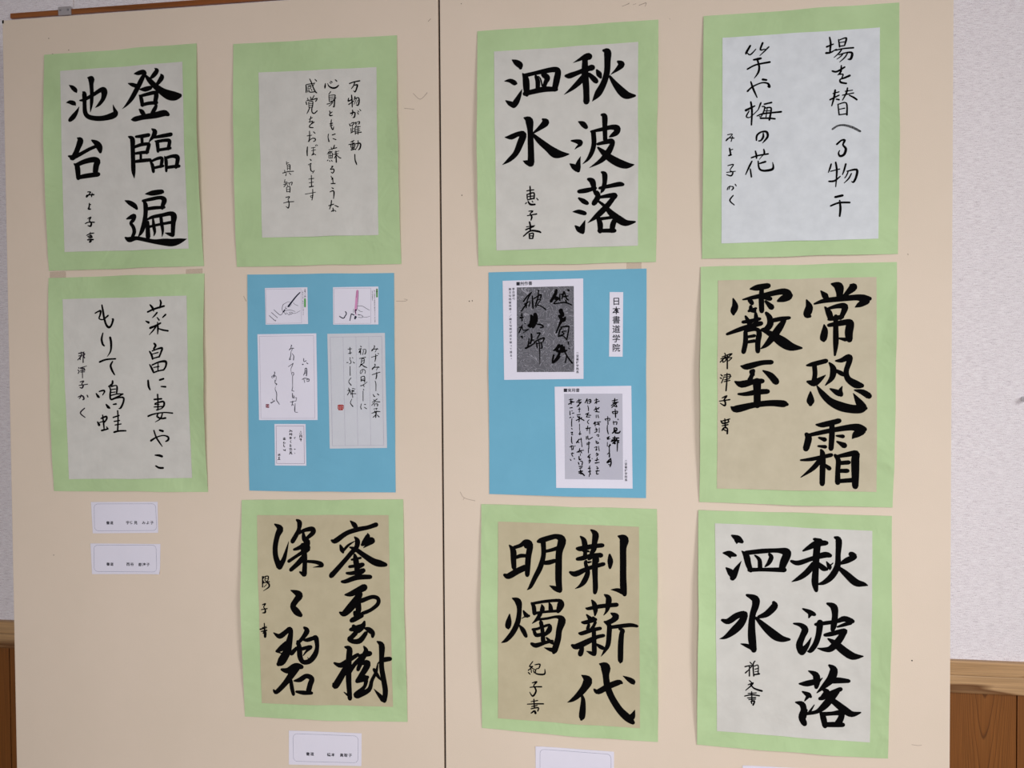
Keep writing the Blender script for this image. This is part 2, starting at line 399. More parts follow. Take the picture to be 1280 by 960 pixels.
14061,12659,28 14218,12707,68 14472,12733,79 14704,12749,87 14800,12727,118 14886,12726,67
14848,12686,87 14743,12637,79 14676,12598,16
13943,12722,24 13982,12609,104 13953,12497,108 13992,12466,52
14222,12605,28 14277,12523,88 14306,12431,80
14277,12584,40 14414,12619,68 14521,12611,91 14492,12500,72 14453,12429,60
14277,12411,40 14375,12430,72 14482,12449,60
14209,12331,20 14219,12239,88 14199,12117,100 14203,12080,48
14277,12320,52 14434,12348,80 14570,12367,87 14599,12336,111 14580,12194,111 14589,12092,91
14434,12114,28 14531,12093,60
14385,12461,60 14385,12237,76 14385,12033,76 14371,11850,32
=J j4
13085,12912,28 13189,12930,89 13359,12958,81
12968,12745,24 13129,12777,61 13329,12815,73 13568,12862,89 13647,12830,121 13697,12798,80
13677,12778,101 13588,12749,101 13509,12715,40
12817,12762,24 12847,12648,90 12823,12565,90 12823,12514,41
13049,12768,20 13099,12706,69
13259,12909,61 13253,12765,77 13259,12559,73
13069,12737,61 13109,12685,65
13059,12562,41 13169,12602,41
13089,12634,49 13099,12582,65 13149,12561,61
13300,12764,41 13389,12752,69
13319,12712,41 13409,12618,89
13009,12480,33 13053,12397,69 13079,12355,73
13165,12529,41 13173,12437,69 13165,12354,69
12968,12388,49 13109,12407,61 13229,12436,49
12721,12198,41 12928,12275,69 13129,12334,73 13249,12364,69
13008,12232,61 13008,12067,73 12978,11913,69
13018,12243,41 13169,12272,57 13219,12209,77 13199,12065,77 13199,11921,69
13029,12150,41 13149,12169,49
13019,12067,45 13149,12087,53
13329,12527,49 13379,12454,81 13389,12351,93 13329,12270,81 13269,12260,61
13409,12403,61 13548,12431,65 13683,12446,48
13608,12410,61 13528,12288,101 13429,12145,101 13329,12023,69 13245,11962,16
13269,12260,41 13409,12187,93 13568,12072,146 13707,11989,121 13869,11967,32
=J j2
13948,11692,28 14043,11712,68 14239,11762,68
14063,11691,68 14073,11558,68 14054,11435,68
13961,11436,40 14054,11415,100 14142,11466,72 14230,11537,16
14288,11731,28 14347,11639,88 14328,11496,76 14230,11378,16
14385,11761,28 14473,11770,68 14580,11820,87 14590,11759,79 14542,11597,72 14571,11475,87 14686,11393,111 14773,11372,71
14376,11618,40 14464,11567,68 14513,11536,48
14005,11282,16 14005,11210,72 14005,11128,109 14005,11077,60
14103,11370,20 14181,11251,80 14299,11128,104 14455,11047,131 14630,11006,123 14764,11007,118 14837,11017,47
14802,11027,99 14735,11108,99 14648,11251,12
14305,11322,28 14396,11271,80 14454,11241,80
14483,11363,12 14454,11292,60 14464,11230,68
14667,11302,24 14783,11271,79 14878,11210,90
=J j5
12938,11688,25 13029,11677,90 13249,11737,73 13409,11747,69
13129,11614,61 13099,11521,61 13069,11459,69
13109,11594,90 13139,11542,29
13279,11613,24 13389,11541,89 13479,11437,101
12846,11440,29 12947,11398,102 13129,11439,82 13269,11448,73
12896,11243,33 13008,11242,61 13189,11273,82 13350,11283,73
13185,11438,122 13189,11252,102 13189,11066,102
12785,11036,29 12866,11004,107 13129,11066,86 13390,11097,89 13589,11087,101 13648,11077,53
=J j3
14094,10757,28 14202,10757,80 14437,10820,76
13947,10581,48 14124,10624,64 14359,10676,72 14611,10719,91 14726,10709,119 14812,10690,79
14784,10659,99 14688,10607,99 14634,10542,16
14330,10758,72 14330,10604,80 14316,10379,72
13947,10602,68 13976,10540,97 13937,10376,89
14134,10552,32 14222,10522,68
14124,10419,32 14231,10409,56
14398,10584,28 14495,10575,60
14407,10493,28 14515,10432,88
13858,10194,28 14025,10212,56 14320,10281,60
14167,10357,40 14192,10255,80 14182,9825,76
14163,10214,72 14045,10069,68 13858,9922,12
14212,10132,40 14291,10068,68
14378,10277,48 14427,10196,72 14418,10032,68 14417,9849,80
14408,10257,48 14554,10289,72 14689,10311,87 14680,10219,111 14681,10015,107 14680,9791,88
14447,10155,60 14583,10167,64
14447,10033,60 14564,10034,64
14417,9869,60 14671,9893,68
=J js1
12643,11835,16 12766,11886,12
12684,11896,16 12694,11845,16 12612,11752,16
12623,11804,16 12715,11834,16
12664,11814,12 12653,11752,16 12694,11772,16 12704,11813,16 12664,11803,12
12725,11865,16 12796,11885,21 12735,11824,16 12796,11823,16 12745,11772,16
12725,11865,21 12724,11648,21
=J js2
12622,11555,16 12643,11534,21
12612,11503,16 12632,11493,21
12632,11420,16 12663,11492,16
12673,11544,16 12765,11554,21 12755,11492,16 12683,11472,16
12663,11513,16 12785,11523,12
12673,11441,16 12765,11461,16
12720,11575,16 12714,11420,21 12703,11295,21
=J js3
12642,11181,16 12713,11212,25 12673,11150,21 12693,11109,25 12683,11057,25 12611,11098,12
12601,11130,16 12764,11154,21
=J js4
12622,10807,16 12744,10838,21 12764,10849,12
12622,10818,16 12652,10776,25 12744,10797,21 12724,10838,16
12683,10849,16 12693,10714,25
12642,10735,16 12734,10755,21
12642,10662,21 12673,10703,25 12723,10693,21 12723,10610,25
12672,10672,21 12713,10651,16
=K k1
12796,8973,32 12884,8925,99 12952,8876,59
12874,8894,79 12870,8844,16
12662,8691,28 12756,8682,87 12854,8654,40
12756,8652,59 12775,8612,16
12942,8565,8 12873,8444,67 12824,8342,99 12804,8291,87
12706,8451,28 12775,8381,99 12814,8302,60
12952,8726,20 13020,8647,91 13049,8527,87 13088,8418,67
13010,8697,67 13263,8732,71 13494,8749,67 13628,8732,117 13647,8683,117 13600,8562,110 13562,8440,78
13068,8427,67 13263,8436,55 13609,8442,74
13156,8660,28 13224,8591,59 13234,8461,67
13379,8685,47 13407,8636,67 13369,8545,59 13311,8483,20
=K k2
13896,8754,27 13991,8812,70 14105,8874,97 14247,8888,70
14066,8943,47 14161,8925,58
14114,8874,97 14096,8675,97 14087,8456,89 14077,8257,97 14097,8128,58
13715,8585,43 13820,8558,74 14029,8633,66 14219,8698,89 14304,8690,66
14068,8555,85 13953,8413,86 13839,8320,66 13724,8256,12
14125,8557,58 14200,8489,85 14257,8471,50
14253,8590,19 14295,8512,66 14304,8473,31
14351,8573,15 14286,8512,27
14378,8980,39 14435,8932,89 14426,8704,73 14417,8526,85 14333,8364,89 14220,8262,66 14125,8229,27
14623,8720,84 14670,8682,77 14558,8619,85 14464,8567,39
14408,8525,39 14540,8411,89 14689,8278,107 14810,8254,65 14865,8237,19
=K k4
13028,8022,40 13155,7965,111 13164,7865,103 13116,7703,87 13102,7501,103 13110,7300,115 13135,7139,87
13145,7160,79 13028,7206,59 12935,7233,16
12640,7610,44 12735,7591,88 12872,7685,92 12999,7719,79 12941,7576,111 12833,7452,111 12695,7338,60 12600,7307,8
13446,7913,59 13455,7854,99 13339,7730,91 13213,7676,51
13165,7664,40 13300,7528,99 13455,7393,130 13571,7337,98 13687,7331,39
=K k3
13894,7828,27 13993,7781,70 14069,7745,58
14012,7762,78 13984,7687,19
13754,7587,27 13860,7567,66 13927,7500,98 13888,7388,86 13841,7246,98 13879,7137,110
14022,7374,12 13965,7251,59 13889,7148,98
14268,7925,39 14363,7875,101 14382,7747,85 14363,7587,85 14344,7507,58
14088,7586,47 14221,7611,58 14410,7649,58 14523,7693,85 14644,7660,69
14616,7638,65 14504,7593,50 14419,7560,27
14155,7619,97 14136,7438,82 14089,7276,78 14013,7163,66 13966,7151,20
14231,7422,51 14335,7447,70 14523,7505,70 14504,7454,85 14430,7332,97 14317,7207,89 14213,7192,58 14118,7207,16
14278,7365,27 14392,7290,97 14524,7178,116 14654,7106,107 14803,7115,19
=K k5
13841,6627,27 13956,6636,86 14127,6684,78
13985,6837,23 14089,6782,93 14108,6683,97 14099,6583,59
14298,6942,39 14364,6876,108 14326,6734,116 14241,6630,86 14109,6494,16
14279,6692,78 14430,6710,89 14590,6709,58
14194,6737,12 14146,6685,39
13889,6503,27 13975,6457,78 14013,6429,47
13975,6437,59 13921,6355,16
13787,6328,27 13879,6303,86 13907,6215,86 13878,6094,97 13916,5998,85
13955,6218,27 13916,6097,58
14213,6549,51 14261,6511,89 14204,6429,78 14150,6396,39
14147,6406,39 14299,6493,58 14468,6573,66
14431,6540,58 14337,6436,101 14222,6291,97 14108,6196,58 13974,6159,47 13926,6137,19
14070,6303,12 14032,6241,27 13993,6180,39
14261,6451,66 14393,6349,93 14525,6248,108 14638,6186,89 14769,6219,23
14155,6198,27 14203,6112,85 14230,5976,74
14184,6160,66 14336,6178,58 14468,6195,85 14478,6127,85 14430,6025,97
14221,5995,66 14354,6005,78 14502,6009,70
=K ks1
13077,6939,16 13107,6909,16
12999,6865,20 13107,6889,16 13068,6837,20
13068,6867,16 13068,6715,20
13058,6816,16 13005,6763,20
13155,6962,16 13126,6900,20 13136,6718,20
13146,6880,16 13204,6893,16 13204,6761,16
13156,6830,16 13194,6842,16
13156,6790,12 13195,6797,12
13136,6738,20 13224,6758,24
=K ks2
13068,6644,16 13107,6606,16
13048,6573,16 13126,6606,20 13087,6554,20 13009,6481,12
13087,6575,16 13146,6517,24 13263,6482,28
=K ks3
13048,6432,16 13175,6447,16
12993,6389,16 13107,6414,20 13224,6403,20
13103,6464,16 13107,6313,20
13038,6361,16 13165,6372,20
13058,6335,16 13165,6346,16
13087,6302,16 13146,6315,24 13126,6249,24
13097,6313,16 13103,6273,20
=B b1
2752,12702,29 2877,12753,33 3066,12803,33
2803,12828,26 2849,12771,40 2867,12718,22
2993,12909,25 3007,12856,36 2981,12769,22
2932,12690,29 2884,12638,26 2840,12599,11
3092,12653,33 3035,12601,22
2968,12558,29 2931,12603,18
2711,12544,18 2768,12517,44
2795,12420,40 2910,12462,33 2996,12505,29
2939,12523,18 2944,12418,33 2937,12312,18
2910,12445,26 2852,12375,26 2777,12300,11
2948,12409,22 3043,12381,29 3137,12366,29
=B b2
2866,12146,33 2894,12110,40 2854,12049,29
2776,12006,29 2812,11944,37 2830,11873,33
2824,12014,22 2921,12048,26 3017,12065,37 2997,11995,33 2956,11907,30
2832,11961,18 2939,11987,22
2840,11882,22 2966,11916,26
2770,11776,22 2807,11714,37 2845,11635,33
2818,11767,26 2954,11819,30 3080,11827,44 3085,11748,33 3039,11678,30
2935,11810,18 2928,11661,22
2846,11723,18 2953,11740,22
2854,11635,26 2932,11661,26 3030,11678,26
=B b3
2737,11494,33 2745,11396,40 2772,11329,26
2959,11502,33 3037,11523,33
2985,11387,22 3072,11382,33
=B b4
2914,11246,30 2918,11131,26 2916,10972,26
2846,11158,29 2990,11170,30
2860,11087,22 3018,11122,33 3036,11061,37 2997,11008,26
2844,11025,22 2997,11034,22
2854,11069,18 2940,11069,18
2891,10972,26 2997,10999,18
2728,10862,33 2843,10901,26 3035,10928,22 3200,10917,26
2919,10902,22 2900,10857,33 2976,10822,29 3063,10831,33
3006,10928,22 2967,10822,26 2865,10760,11
=B b5
2836,10610,26 2876,10495,29 2932,10407,29 2992,10327,15
2945,10615,33 3008,10598,40
2776,10427,37 2876,10486,26 3010,10522,22 3105,10496,33 3104,10443,37 3056,10416,22
=B b6
2853,10172,22 2929,10168,40 2986,10151,40
=B b7
2867,9982,26 2928,9950,33 3004,9948,33
=B b8
1873,12840,26 1896,12715,37 1914,12608,37 1950,12492,37 1997,12444,41 2046,12473,33 2086,12579,37 2063,12589,15
1740,12696,22 1799,12726,26 1847,12734,37 1837,12663,30 1817,12601,26 1894,12582,22 1991,12652,30
=B b9
1885,12342,22 1858,12236,37 1877,12147,37 1909,12114,26
2023,12261,41 2041,12163,41 2030,12021,30 1961,11918,7
=B b10
1814,11827,33 1941,11870,30 2124,11882,26
2065,11834,26 2025,11763,37 2052,11674,37 2098,11597,22
=B b11
1737,11265,22 1774,11212,44 1793,11199,33
1795,11301,22 1872,11319,30 1900,11301,30 1861,11238,19
2057,11487,33 2047,11434,37 1979,11390,26
1988,11398,19 2016,11327,30 2005,11238,33 2023,11158,33 2140,11202,30 2256,11256,22
2027,11389,26 2124,11407,22 2142,11362,33 2131,11274,30
2036,11336,19 2113,11345,19
2035,11283,19 2103,11291,19
2015,11229,22 2141,11256,22 2256,11256,22
2023,11158,26 2178,11193,26 2264,11185,33 2252,11096,33 2202,11007,33 2163,10998,11
1926,11069,26 1963,11024,48 1991,11006,33
2060,11069,22 2117,11078,33
=B b12
1755,10756,26 1783,10703,48
1824,10819,26 1921,10855,33 1929,10810,33 1880,10747,26
1794,10747,19 1880,10774,22
1854,10881,22 1870,10721,30 1878,10631,22
1829,10604,33 1878,10614,30 1945,10632,26
1926,10667,22 1951,10632,30
2143,10957,26 2149,10811,26 2137,10597,30
2054,10837,26 2170,10873,26
2072,10766,22 2178,10784,22
2090,10703,22 2206,10722,22
2069,10575,33 2166,10597,30 2297,10601,26
=B bs1
1410,11981,19 1516,12007,15
1458,12008,15 1458,11936,22 1391,11865,15
1410,11937,15 1477,11945,15
1439,11919,15 1439,11874,19
1497,11990,15 1526,11971,22 1506,11936,19 1525,11900,19
1497,11990,15 1496,11820,19
=B bs2
1409,11731,15 1418,11713,15
1395,11686,15 1414,11668,15
1398,11624,15 1421,11660,15
1438,11722,15 1562,11757,11
1447,11713,15 1514,11713,22 1513,11677,15
1441,11677,15 1533,11686,15
1446,11650,15 1523,11654,15
1480,11740,15 1480,11543,15
=B bs3
1433,11472,15 1500,11486,22 1461,11436,15 1489,11409,26 1469,11364,22 1427,11373,15
1412,11409,15 1576,11432,15
=B bs4
1389,11203,15 1447,11225,19 1486,11212,26 1501,11167,26 1475,11153,15
1448,11243,15 1437,11203,19 1408,11171,11
1563,11235,19 1578,11203,22
=B bs5
1511,11003,19 1426,10917,22 1517,10836,15
=C c1
6497,16504,18 6577,16527,18 6680,16540,21
6590,16514,18 6569,16465,18 6529,16414,10
6582,16470,15 6635,16474,26 6621,16412,23 6594,16360,21 6568,16383,8
=C c2
6481,16262,13 6474,16212,23 6534,16234,15
6532,16309,18 6540,16215,23 6543,16107,16
6480,16154,18 6573,16207,13
6593,16281,18 6580,16225,15
6586,16244,15 6653,16259,18 6665,16195,23 6645,16133,23 6612,16141,10
6619,16242,10 6593,16187,10 6573,16150,8
6646,16222,10 6612,16160,10
=C c3
6512,16001,21 6572,16017,18 6592,15997,21 6578,15934,21 6552,15929,10
6546,16056,16 6552,16012,21 6532,15962,8
6631,16014,10 6651,15981,16
6638,16039,10 6662,16018,13
6671,16062,10 6694,16036,13
=C c4
6492,15825,13 6505,15792,21
6518,15830,13 6565,15846,16 6558,15809,16 6518,15792,10
6544,15790,10 6546,15696,13
6518,15748,13 6524,15678,13
6517,15672,15 6583,15700,10
6547,15740,10 6571,15742,10
6584,15839,13 6611,15844,16 6604,15813,18
6631,15849,13 6670,15854,16 6664,15816,18
6591,15820,10 6617,15818,10
6637,15817,10 6664,15816,10
6617,15793,15 6590,15750,15 6596,15643,13
6597,15763,10 6683,15771,13
6599,15725,10 6676,15734,10
6599,15693,10 6676,15702,10
6599,15665,15 6702,15676,15
6644,15786,10 6642,15641,13
=C c5
6515,15519,16 6568,15541,16
6475,15476,13 6581,15497,16
6508,15475,10 6581,15478,13 6574,15427,13 6514,15430,10 6512,15468,10
6508,15450,10 6574,15453,10
6548,15536,13 6547,15391,16
6521,15411,10 6580,15415,10
6520,15386,21 6594,15397,13
6594,15483,13 6661,15493,21 6687,15466,23 6673,15404,23 6647,15380,13
6641,15538,13 6641,15468,16 6594,15382,10
=C c6
6582,15307,16 6586,15218,18 6603,15167,21 6616,15131,13
=C c7
6076,16527,13 6068,16477,26 6065,16449,18
6115,16525,10 6135,16480,18 6194,16445,26 6260,16448,26 6306,16484,18
6149,16542,10 6175,16522,13
6168,16560,13 6195,16540,16
6248,16582,13 6277,16555,18
=C c8
6167,16384,15 6133,16341,13
6133,16322,13 6138,16234,13
6133,16322,10 6239,16323,15 6238,16279,18 6223,16129,21 6203,16136,10
6146,16290,10 6218,16293,10
6145,16259,10 6218,16261,10
6138,16221,13 6231,16229,13
6097,16179,13 6164,16195,13 6258,16278,13
6204,16205,13 6163,16163,13 6130,16140,8
=C c9
6142,16063,13 6155,16025,18
6188,16042,13 6141,16007,16 6154,15981,21 6194,15985,13
=C c10
6174,15910,16 6166,15854,16 6172,15777,18 6199,15744,18 6212,15788,13
6140,15842,13 6193,15852,16
6146,15810,10 6199,15820,10
=C c11
6118,15672,13 6110,15616,13 6126,15546,21
6184,15653,16 6238,15667,16
6197,15593,13 6250,15571,16
=C c12
6120,15405,10 6261,15436,16
6161,15447,10 6180,15408,13
6222,15482,13 6208,15439,18 6180,15415,8
6140,15385,10 6092,15336,10
6106,15367,10 6180,15377,13
6113,15348,10 6179,15352,13 6178,15263,13
6119,15342,10 6118,15266,10
6119,15304,10 6179,15307,10
6146,15353,10 6149,15264,10
6118,15266,10 6178,15269,10
6091,15222,13 6105,15238,10
6124,15227,10 6138,15208,13
6158,15232,10 6178,15210,16
6220,15362,10 6300,15378,10
6199,15325,13 6286,15334,13
6247,15380,16 6248,15310,18 6251,15190,21
6246,15311,13 6218,15261,13
6259,15310,13 6312,15263,16 6336,15256,13
=C c13
6164,15124,13 6190,15123,16 6143,15074,13 6197,15078,18 6210,15046,18 6183,15009,16 6156,15029,10
=C c14
6156,14959,13 6175,14907,10
6182,14933,16 6191,14837,13
6154,14832,16 6228,14832,16
6162,14902,10 6195,14913,10
=C c15
6167,14762,13 6193,14748,18
6133,14693,13 6186,14710,18 6206,14678,21 6195,14577,13
=C c16
6110,14459,16 6197,14482,16
6158,14547,16 6150,14477,18 6123,14401,13
6217,14462,13 6277,14434,18
6183,14418,16 6189,14361,16
6156,14362,16 6203,14380,13 6236,14359,13
=C c17
5728,16521,16 5734,16457,21 5729,16394,18
5735,16527,13 5889,16544,13
5796,16619,13 5822,16566,18 5855,16476,18 5894,16398,21 5921,16377,16
5890,16607,13 5919,16574,16
5876,16538,13 5848,16483,10
5761,16506,10 5822,16509,10
5768,16487,10 5815,16491,13 5808,16459,10 5767,16455,10 5765,16481,10
5761,16437,10 5760,16399,13
5781,16436,10 5794,16397,16 5874,16396,16
5821,16446,10 5834,16420,13
=C c18
5752,16298,10 5765,16265,13
5806,16314,13 5819,16275,16
5873,16336,13 5839,16280,16
5725,16236,16 5737,16191,18
5738,16254,13 5846,16267,16 5923,16282,18 5898,16233,16
5771,16227,10 5777,16138,13
5771,16227,10 5845,16236,16 5837,16135,16
5778,16201,10 5838,16205,10
5777,16170,10 5837,16173,10
5777,16138,10 5837,16142,10
5790,16131,16 5762,16076,16 5737,16032,8
5830,16136,16 5829,16060,18 5868,16033,18 5922,16074,16
=C c19
5773,15936,10 5834,15965,13
5807,15985,13 5793,15922,13 5773,15885,10
5786,15891,13 5840,15901,16 5812,15858,13
5866,15887,16 5792,15840,16 5785,15802,18 5845,15793,16
=C c20
5737,15658,13 5824,15667,10
5780,15739,13 5783,15643,18 5769,15561,18
5756,15562,13 5823,15610,13 5877,15607,18 5883,15575,16 5849,15558,13
5851,15723,13 5880,15696,16
=C c21
5741,15471,16 5734,15395,21 5736,15321,16
5808,15449,10 5881,15459,10
5814,15405,10 5887,15417,10
5848,15460,10 5843,15334,16
5819,15328,16 5840,15353,10 5886,15332,13
5882,15497,10 5895,15478,10
5902,15503,10 5922,15483,10
=C c22
5785,15260,13 5804,15240,18
5750,15166,10 5804,15189,13 5776,15146,10
5790,15165,16 5795,15075,18 5829,15048,13
5856,15066,13 5828,15023,10
=C c23
5754,14924,10 5848,14933,13
5760,14860,10 5840,14870,10
5804,14986,13 5806,14794,16
5766,14790,18 5840,14799,16
=C c24
5690,14671,10 5771,14681,10 5876,14696,10
5826,14749,13 5824,14641,16 5809,14565,13
5831,14641,10 5784,14636,10 5797,14610,10 5824,14622,8
=C c25
5361,15239,10 5363,15188,13
5367,15207,10 5401,15218,10
5373,15174,10 5378,15092,10
5373,15174,10 5421,15179,16 5419,15090,13
5380,15149,8 5416,15151,8
5379,15120,8 5415,15122,8
5290,15044,13 5385,15066,13 5486,15068,13
5325,15093,10 5331,15049,13
5357,15041,10 5343,14997,13
5405,15046,10 5435,15013,13
=C c26
5329,14934,10 5315,14876,10
5301,14845,10 5389,14874,10
5328,14889,10 5369,14887,10
5349,14888,10 5335,14837,13 5307,14806,10
5362,14849,10 5375,14823,11
5402,14867,11 5411,14835,11
5402,14867,11 5456,14884,13 5446,14834,13
5354,14798,10 5360,14721,13
5354,14798,10 5415,14809,13 5414,14713,16
5361,14760,8 5411,14764,8
5360,14721,10 5414,14726,10
=C c27
5340,14626,13 5407,14636,16 5379,14592,13
5298,14531,10 5379,14548,13 5484,14551,13
5386,14579,13 5399,14515,16 5384,14445,18 5345,14472,8
=I i1
14240,16655,27 14341,16692,17
14282,16800,20 14299,16703,27 14287,16565,24
14232,16560,31 14299,16564,24 14383,16611,14
14416,16757,17 14433,16643,24
14424,16748,17 14517,16777,20 14533,16759,27 14508,16665,20
14433,16709,14 14508,16717,14
14433,16652,17 14508,16659,17
14374,16594,20 14491,16613,20 14638,16617,24
14466,16606,20 14424,16548,20 14349,16483,10
14424,16521,17 14541,16549,20 14617,16536,31 14600,16450,34 14558,16444,17
14491,16544,17 14449,16494,17 14391,16454,10
14550,16540,17 14508,16473,20 14433,16408,10
=I i2
14324,16276,24 14391,16263,27 14508,16326,24
14458,16354,17 14450,16260,27 14408,16210,14
14425,16218,17 14484,16215,20 14467,16164,17
14584,16192,31 14509,16161,27 14442,16139,20 14451,16095,27 14534,16073,24
=I i3
14335,15929,17 14426,15950,17
14368,15979,27 14352,15867,27 14318,15739,17
14293,15836,24 14427,15898,20
14385,15839,20 14427,15828,24
14518,15953,17 14626,15964,14
14551,16003,20 14535,15926,24 14477,15817,14
14477,15895,17 14643,15920,17
14577,15889,17 14643,15851,24 14690,15813,24
14410,15760,17 14428,15594,20
14419,15759,17 14535,15770,20 14544,15587,24
14436,15680,14 14511,15693,17
14428,15594,17 14536,15605,17
=I i4
14331,15378,27 14412,15427,24 14512,15430,27 14629,15390,31 14742,15323,27
=I i5
14396,15140,27 14463,15198,24 14513,15196,31 14488,15128,24 14530,15065,34 14505,14979,34 14446,14955,31 14421,15000,21 14438,15043,14
=I i6
14312,14838,21 14295,14777,24 14270,14708,14
14303,14724,17 14438,14754,17
14379,14861,24 14396,14721,27 14380,14480,14
14278,14568,24 14363,14574,27 14447,14640,17
14530,14829,24 14505,14734,24 14480,14665,14
14547,14715,17 14689,14735,31 14689,14640,31 14648,14546,27 14615,14556,10
14564,14706,17 14539,14646,17 14514,14612,14
14614,14678,17 14573,14601,21 14506,14534,10
=I i7
14372,14320,31 14481,14342,34
14304,14185,24 14430,14230,27 14589,14228,27
14439,14265,21 14450,14141,31 14438,14019,24
=I i8
13083,16743,28 13023,16641,31 13018,16615,17
13031,16640,14 13083,16602,21 13169,16685,14
13273,16776,28 13238,16672,24 13307,16677,14
13367,16709,21 13307,16651,21 13230,16580,10
13135,16520,24 13204,16529,35 13247,16537,28
13040,16379,24 13170,16440,24 13384,16471,28
13195,16508,24 13221,16402,28 13204,16315,28 13144,16230,9
=I i9
13040,16031,28 13118,16099,24 13256,16153,21 13350,16139,28 13376,16085,38 13350,16095,17
13092,16180,21 13126,16072,31 13187,15927,17
13273,16205,35 13333,16193,28
=I i10
13013,15731,35 13152,15796,21
13091,15861,25 13109,15719,28 13100,15498,21
13065,15720,17 13022,15634,21 13083,15623,14 13204,15732,14
13204,15732,14 13238,15819,24 13247,15845,17
13299,15816,24 13410,15837,24
13264,15782,17 13307,15763,21 13256,15633,17 13221,15626,14
13186,15636,17 13273,15667,24 13427,15678,24 13556,15684,28
13307,15754,21 13393,15759,21 13402,15705,24 13376,15566,28
13290,15711,14 13393,15709,14
13238,15598,24 13376,15592,24 13462,15579,24
13342,15744,14 13324,15612,14
=I i11
13281,15364,17 13281,15302,31 13246,15250,24 13212,15242,21
13177,15253,21 13186,15332,28 13255,15383,24 13333,15379,31 13350,15308,31 13307,15247,24 13269,15205,9
=I i12
13099,14982,24 13203,15013,24 13358,15033,24
13160,15085,21 13177,15014,28 13177,14970,21
13289,15107,21 13298,15044,28 13263,15002,14 13220,14950,9
13108,14928,21 13065,14842,28 13010,14720,14
13082,14806,21 13100,14681,24
13315,14912,31 13229,14888,24
13203,14925,21 13220,14809,28 13289,14771,31 13410,14785,38 13436,14828,28 13424,14899,10
=I is1
12731,15359,14 12805,15365,14 12761,15314,14 12709,15266,18 12744,15306,14 12831,15302,18
12808,15330,14 12787,15251,14
=I is2
12761,15145,21 12778,15047,25 12749,15031,21 12796,15038,14
12778,15118,14 12813,15126,14
=I is3
12735,14871,14 12822,14886,18 12770,14800,14 12813,14763,21 12787,14710,21 12717,14730,14
12717,14766,14 12853,14779,14
=I is4
12726,14490,14 12744,14534,14 12805,14541,14 12822,14514,21 12796,14483,14
12770,14551,14 12752,14499,14
12848,14576,14 12866,14548,14
=I is5
12819,14399,18 12766,14320,21 12836,14247,14
=D3 d31
5629,11862,11 5633,11810,12 5674,11823,11
5606,11759,18 5619,11760,17
5678,11788,10 5704,11771,12
=D3 d32
5649,11685,10 5649,11630,14 5624,11574,12
5649,11685,10 5676,11694,14 5680,11629,16 5674,11565,16
5653,11642,7 5671,11647,7
5648,11608,9 5675,11617,9
=D3 d33
5598,11501,11 5634,11522,11 5678,11518,12 5723,11505,12
5625,11518,9 5642,11449,9
5669,11492,9 5723,11505,9 5714,11470,11 5678,11471,9
=D3 d34
5407,12095,12 5416,12082,14 5398,12061,7 5407,12044,9 5371,12010,12
5371,12010,11 5398,12039,11 5452,12039,12
5425,12031,9 5416,12001,11
=D3 d35
5407,11992,7 5399,11941,9 5397,11906,12 5374,11842,16
5424,11949,7 5451,11906,11 5446,11837,14
5388,11842,7 5406,11855,7
=D3 d36
5350,11722,7 5405,11756,9 5441,11781,11
5441,11781,9 5422,11734,9 5399,11683,7 5403,11631,5 5415,11588,7
=D3 d37
5415,11575,7 5416,11618,7 5439,11626,9 5447,11588,11 5428,11562,9 5425,11493,9 5424,11381,7
=D3 d38
5099,11632,16 5103,11606,12 5079,11563,16 5093,11546,9
5047,11559,9 5111,11572,11
5047,11555,7 5056,11529,7 5125,11563,7 5123,11494,7 5105,11468,9
=D3 d39
5105,11494,9 5107,11442,11 5127,11429,14 5134,11421,18 5121,11403,5
5112,11382,5 5105,11330,7 5124,11287,12 5132,11244,12 5129,11148,12 5158,11105,11 5180,11071,7
=D3 d310
5022,11110,7 5030,11097,16 5085,11131,12
5049,11166,7 5063,11140,7
5085,11148,7 5094,11123,7
=D3 d311
5425,11377,9 5411,11312,11 5415,11308,9 5447,11299,9
=D3 d312
5419,11265,11 5421,11200,16 5436,11183,14 5450,11209,11 5437,11226,7
5459,11183,7 5495,11187,7 5476,11123,9
5431,11123,9 5463,11131,7
5376,11114,9 5431,11114,11
5417,11131,9 5412,11071,12 5403,11054,12
5426,11071,9 5434,11054,7
5467,11088,7 5456,10985,16 5464,10942,9 5510,10937,7
=D4 d41
6887,12068,16 6896,12056,14 6869,12005,12 6842,11978,10 6860,12009,12 6953,12013,14
6940,12026,10 6904,11962,9
=D4 d42
6836,11874,10 6948,11903,10
6912,11928,10 6912,11861,17 6898,11801,10
6957,11937,17 6965,11928,10
=D4 d43
6893,11755,16 6906,11742,12 6875,11696,14 6848,11666,14 6870,11700,12 6972,11704,16
6955,11716,10 6923,11653,9
=D4 d44
6847,11577,12 6980,11619,12
6927,11623,10 6926,11556,19 6912,11505,14
6980,11623,9 6989,11615,9
=D4 d45
6898,11471,10 6911,11420,12 6909,11301,10
=D4 d46
6859,11242,12 6877,11208,14 6894,11208,9
6935,11254,14 6957,11233,14
=D4 d47
6840,11106,9 6929,11165,14
6867,11157,9 6885,11131,12
6911,11119,12 6977,11116,14
6902,11131,10 6831,11055,10
6875,11080,10 6884,11046,12
6884,11080,10 6937,11080,14 6932,11046,17
=D4 d48
6866,10995,10 6928,11004,12
6919,11012,9 6914,10978,9
6848,10927,12 6918,10953,16 6980,10949,10
6883,10961,14 6909,10919,19
6830,10923,10 6874,10932,9
6909,10936,21 6900,10851,16
6909,10902,10 6856,10855,14
6927,10894,10 6961,10860,16
=D4 d49
6643,12067,10 6656,12054,16
6611,12007,10 6656,12024,12 6619,11965,16
6619,11956,17 6646,11973,14
6642,11990,16 6646,11922,12
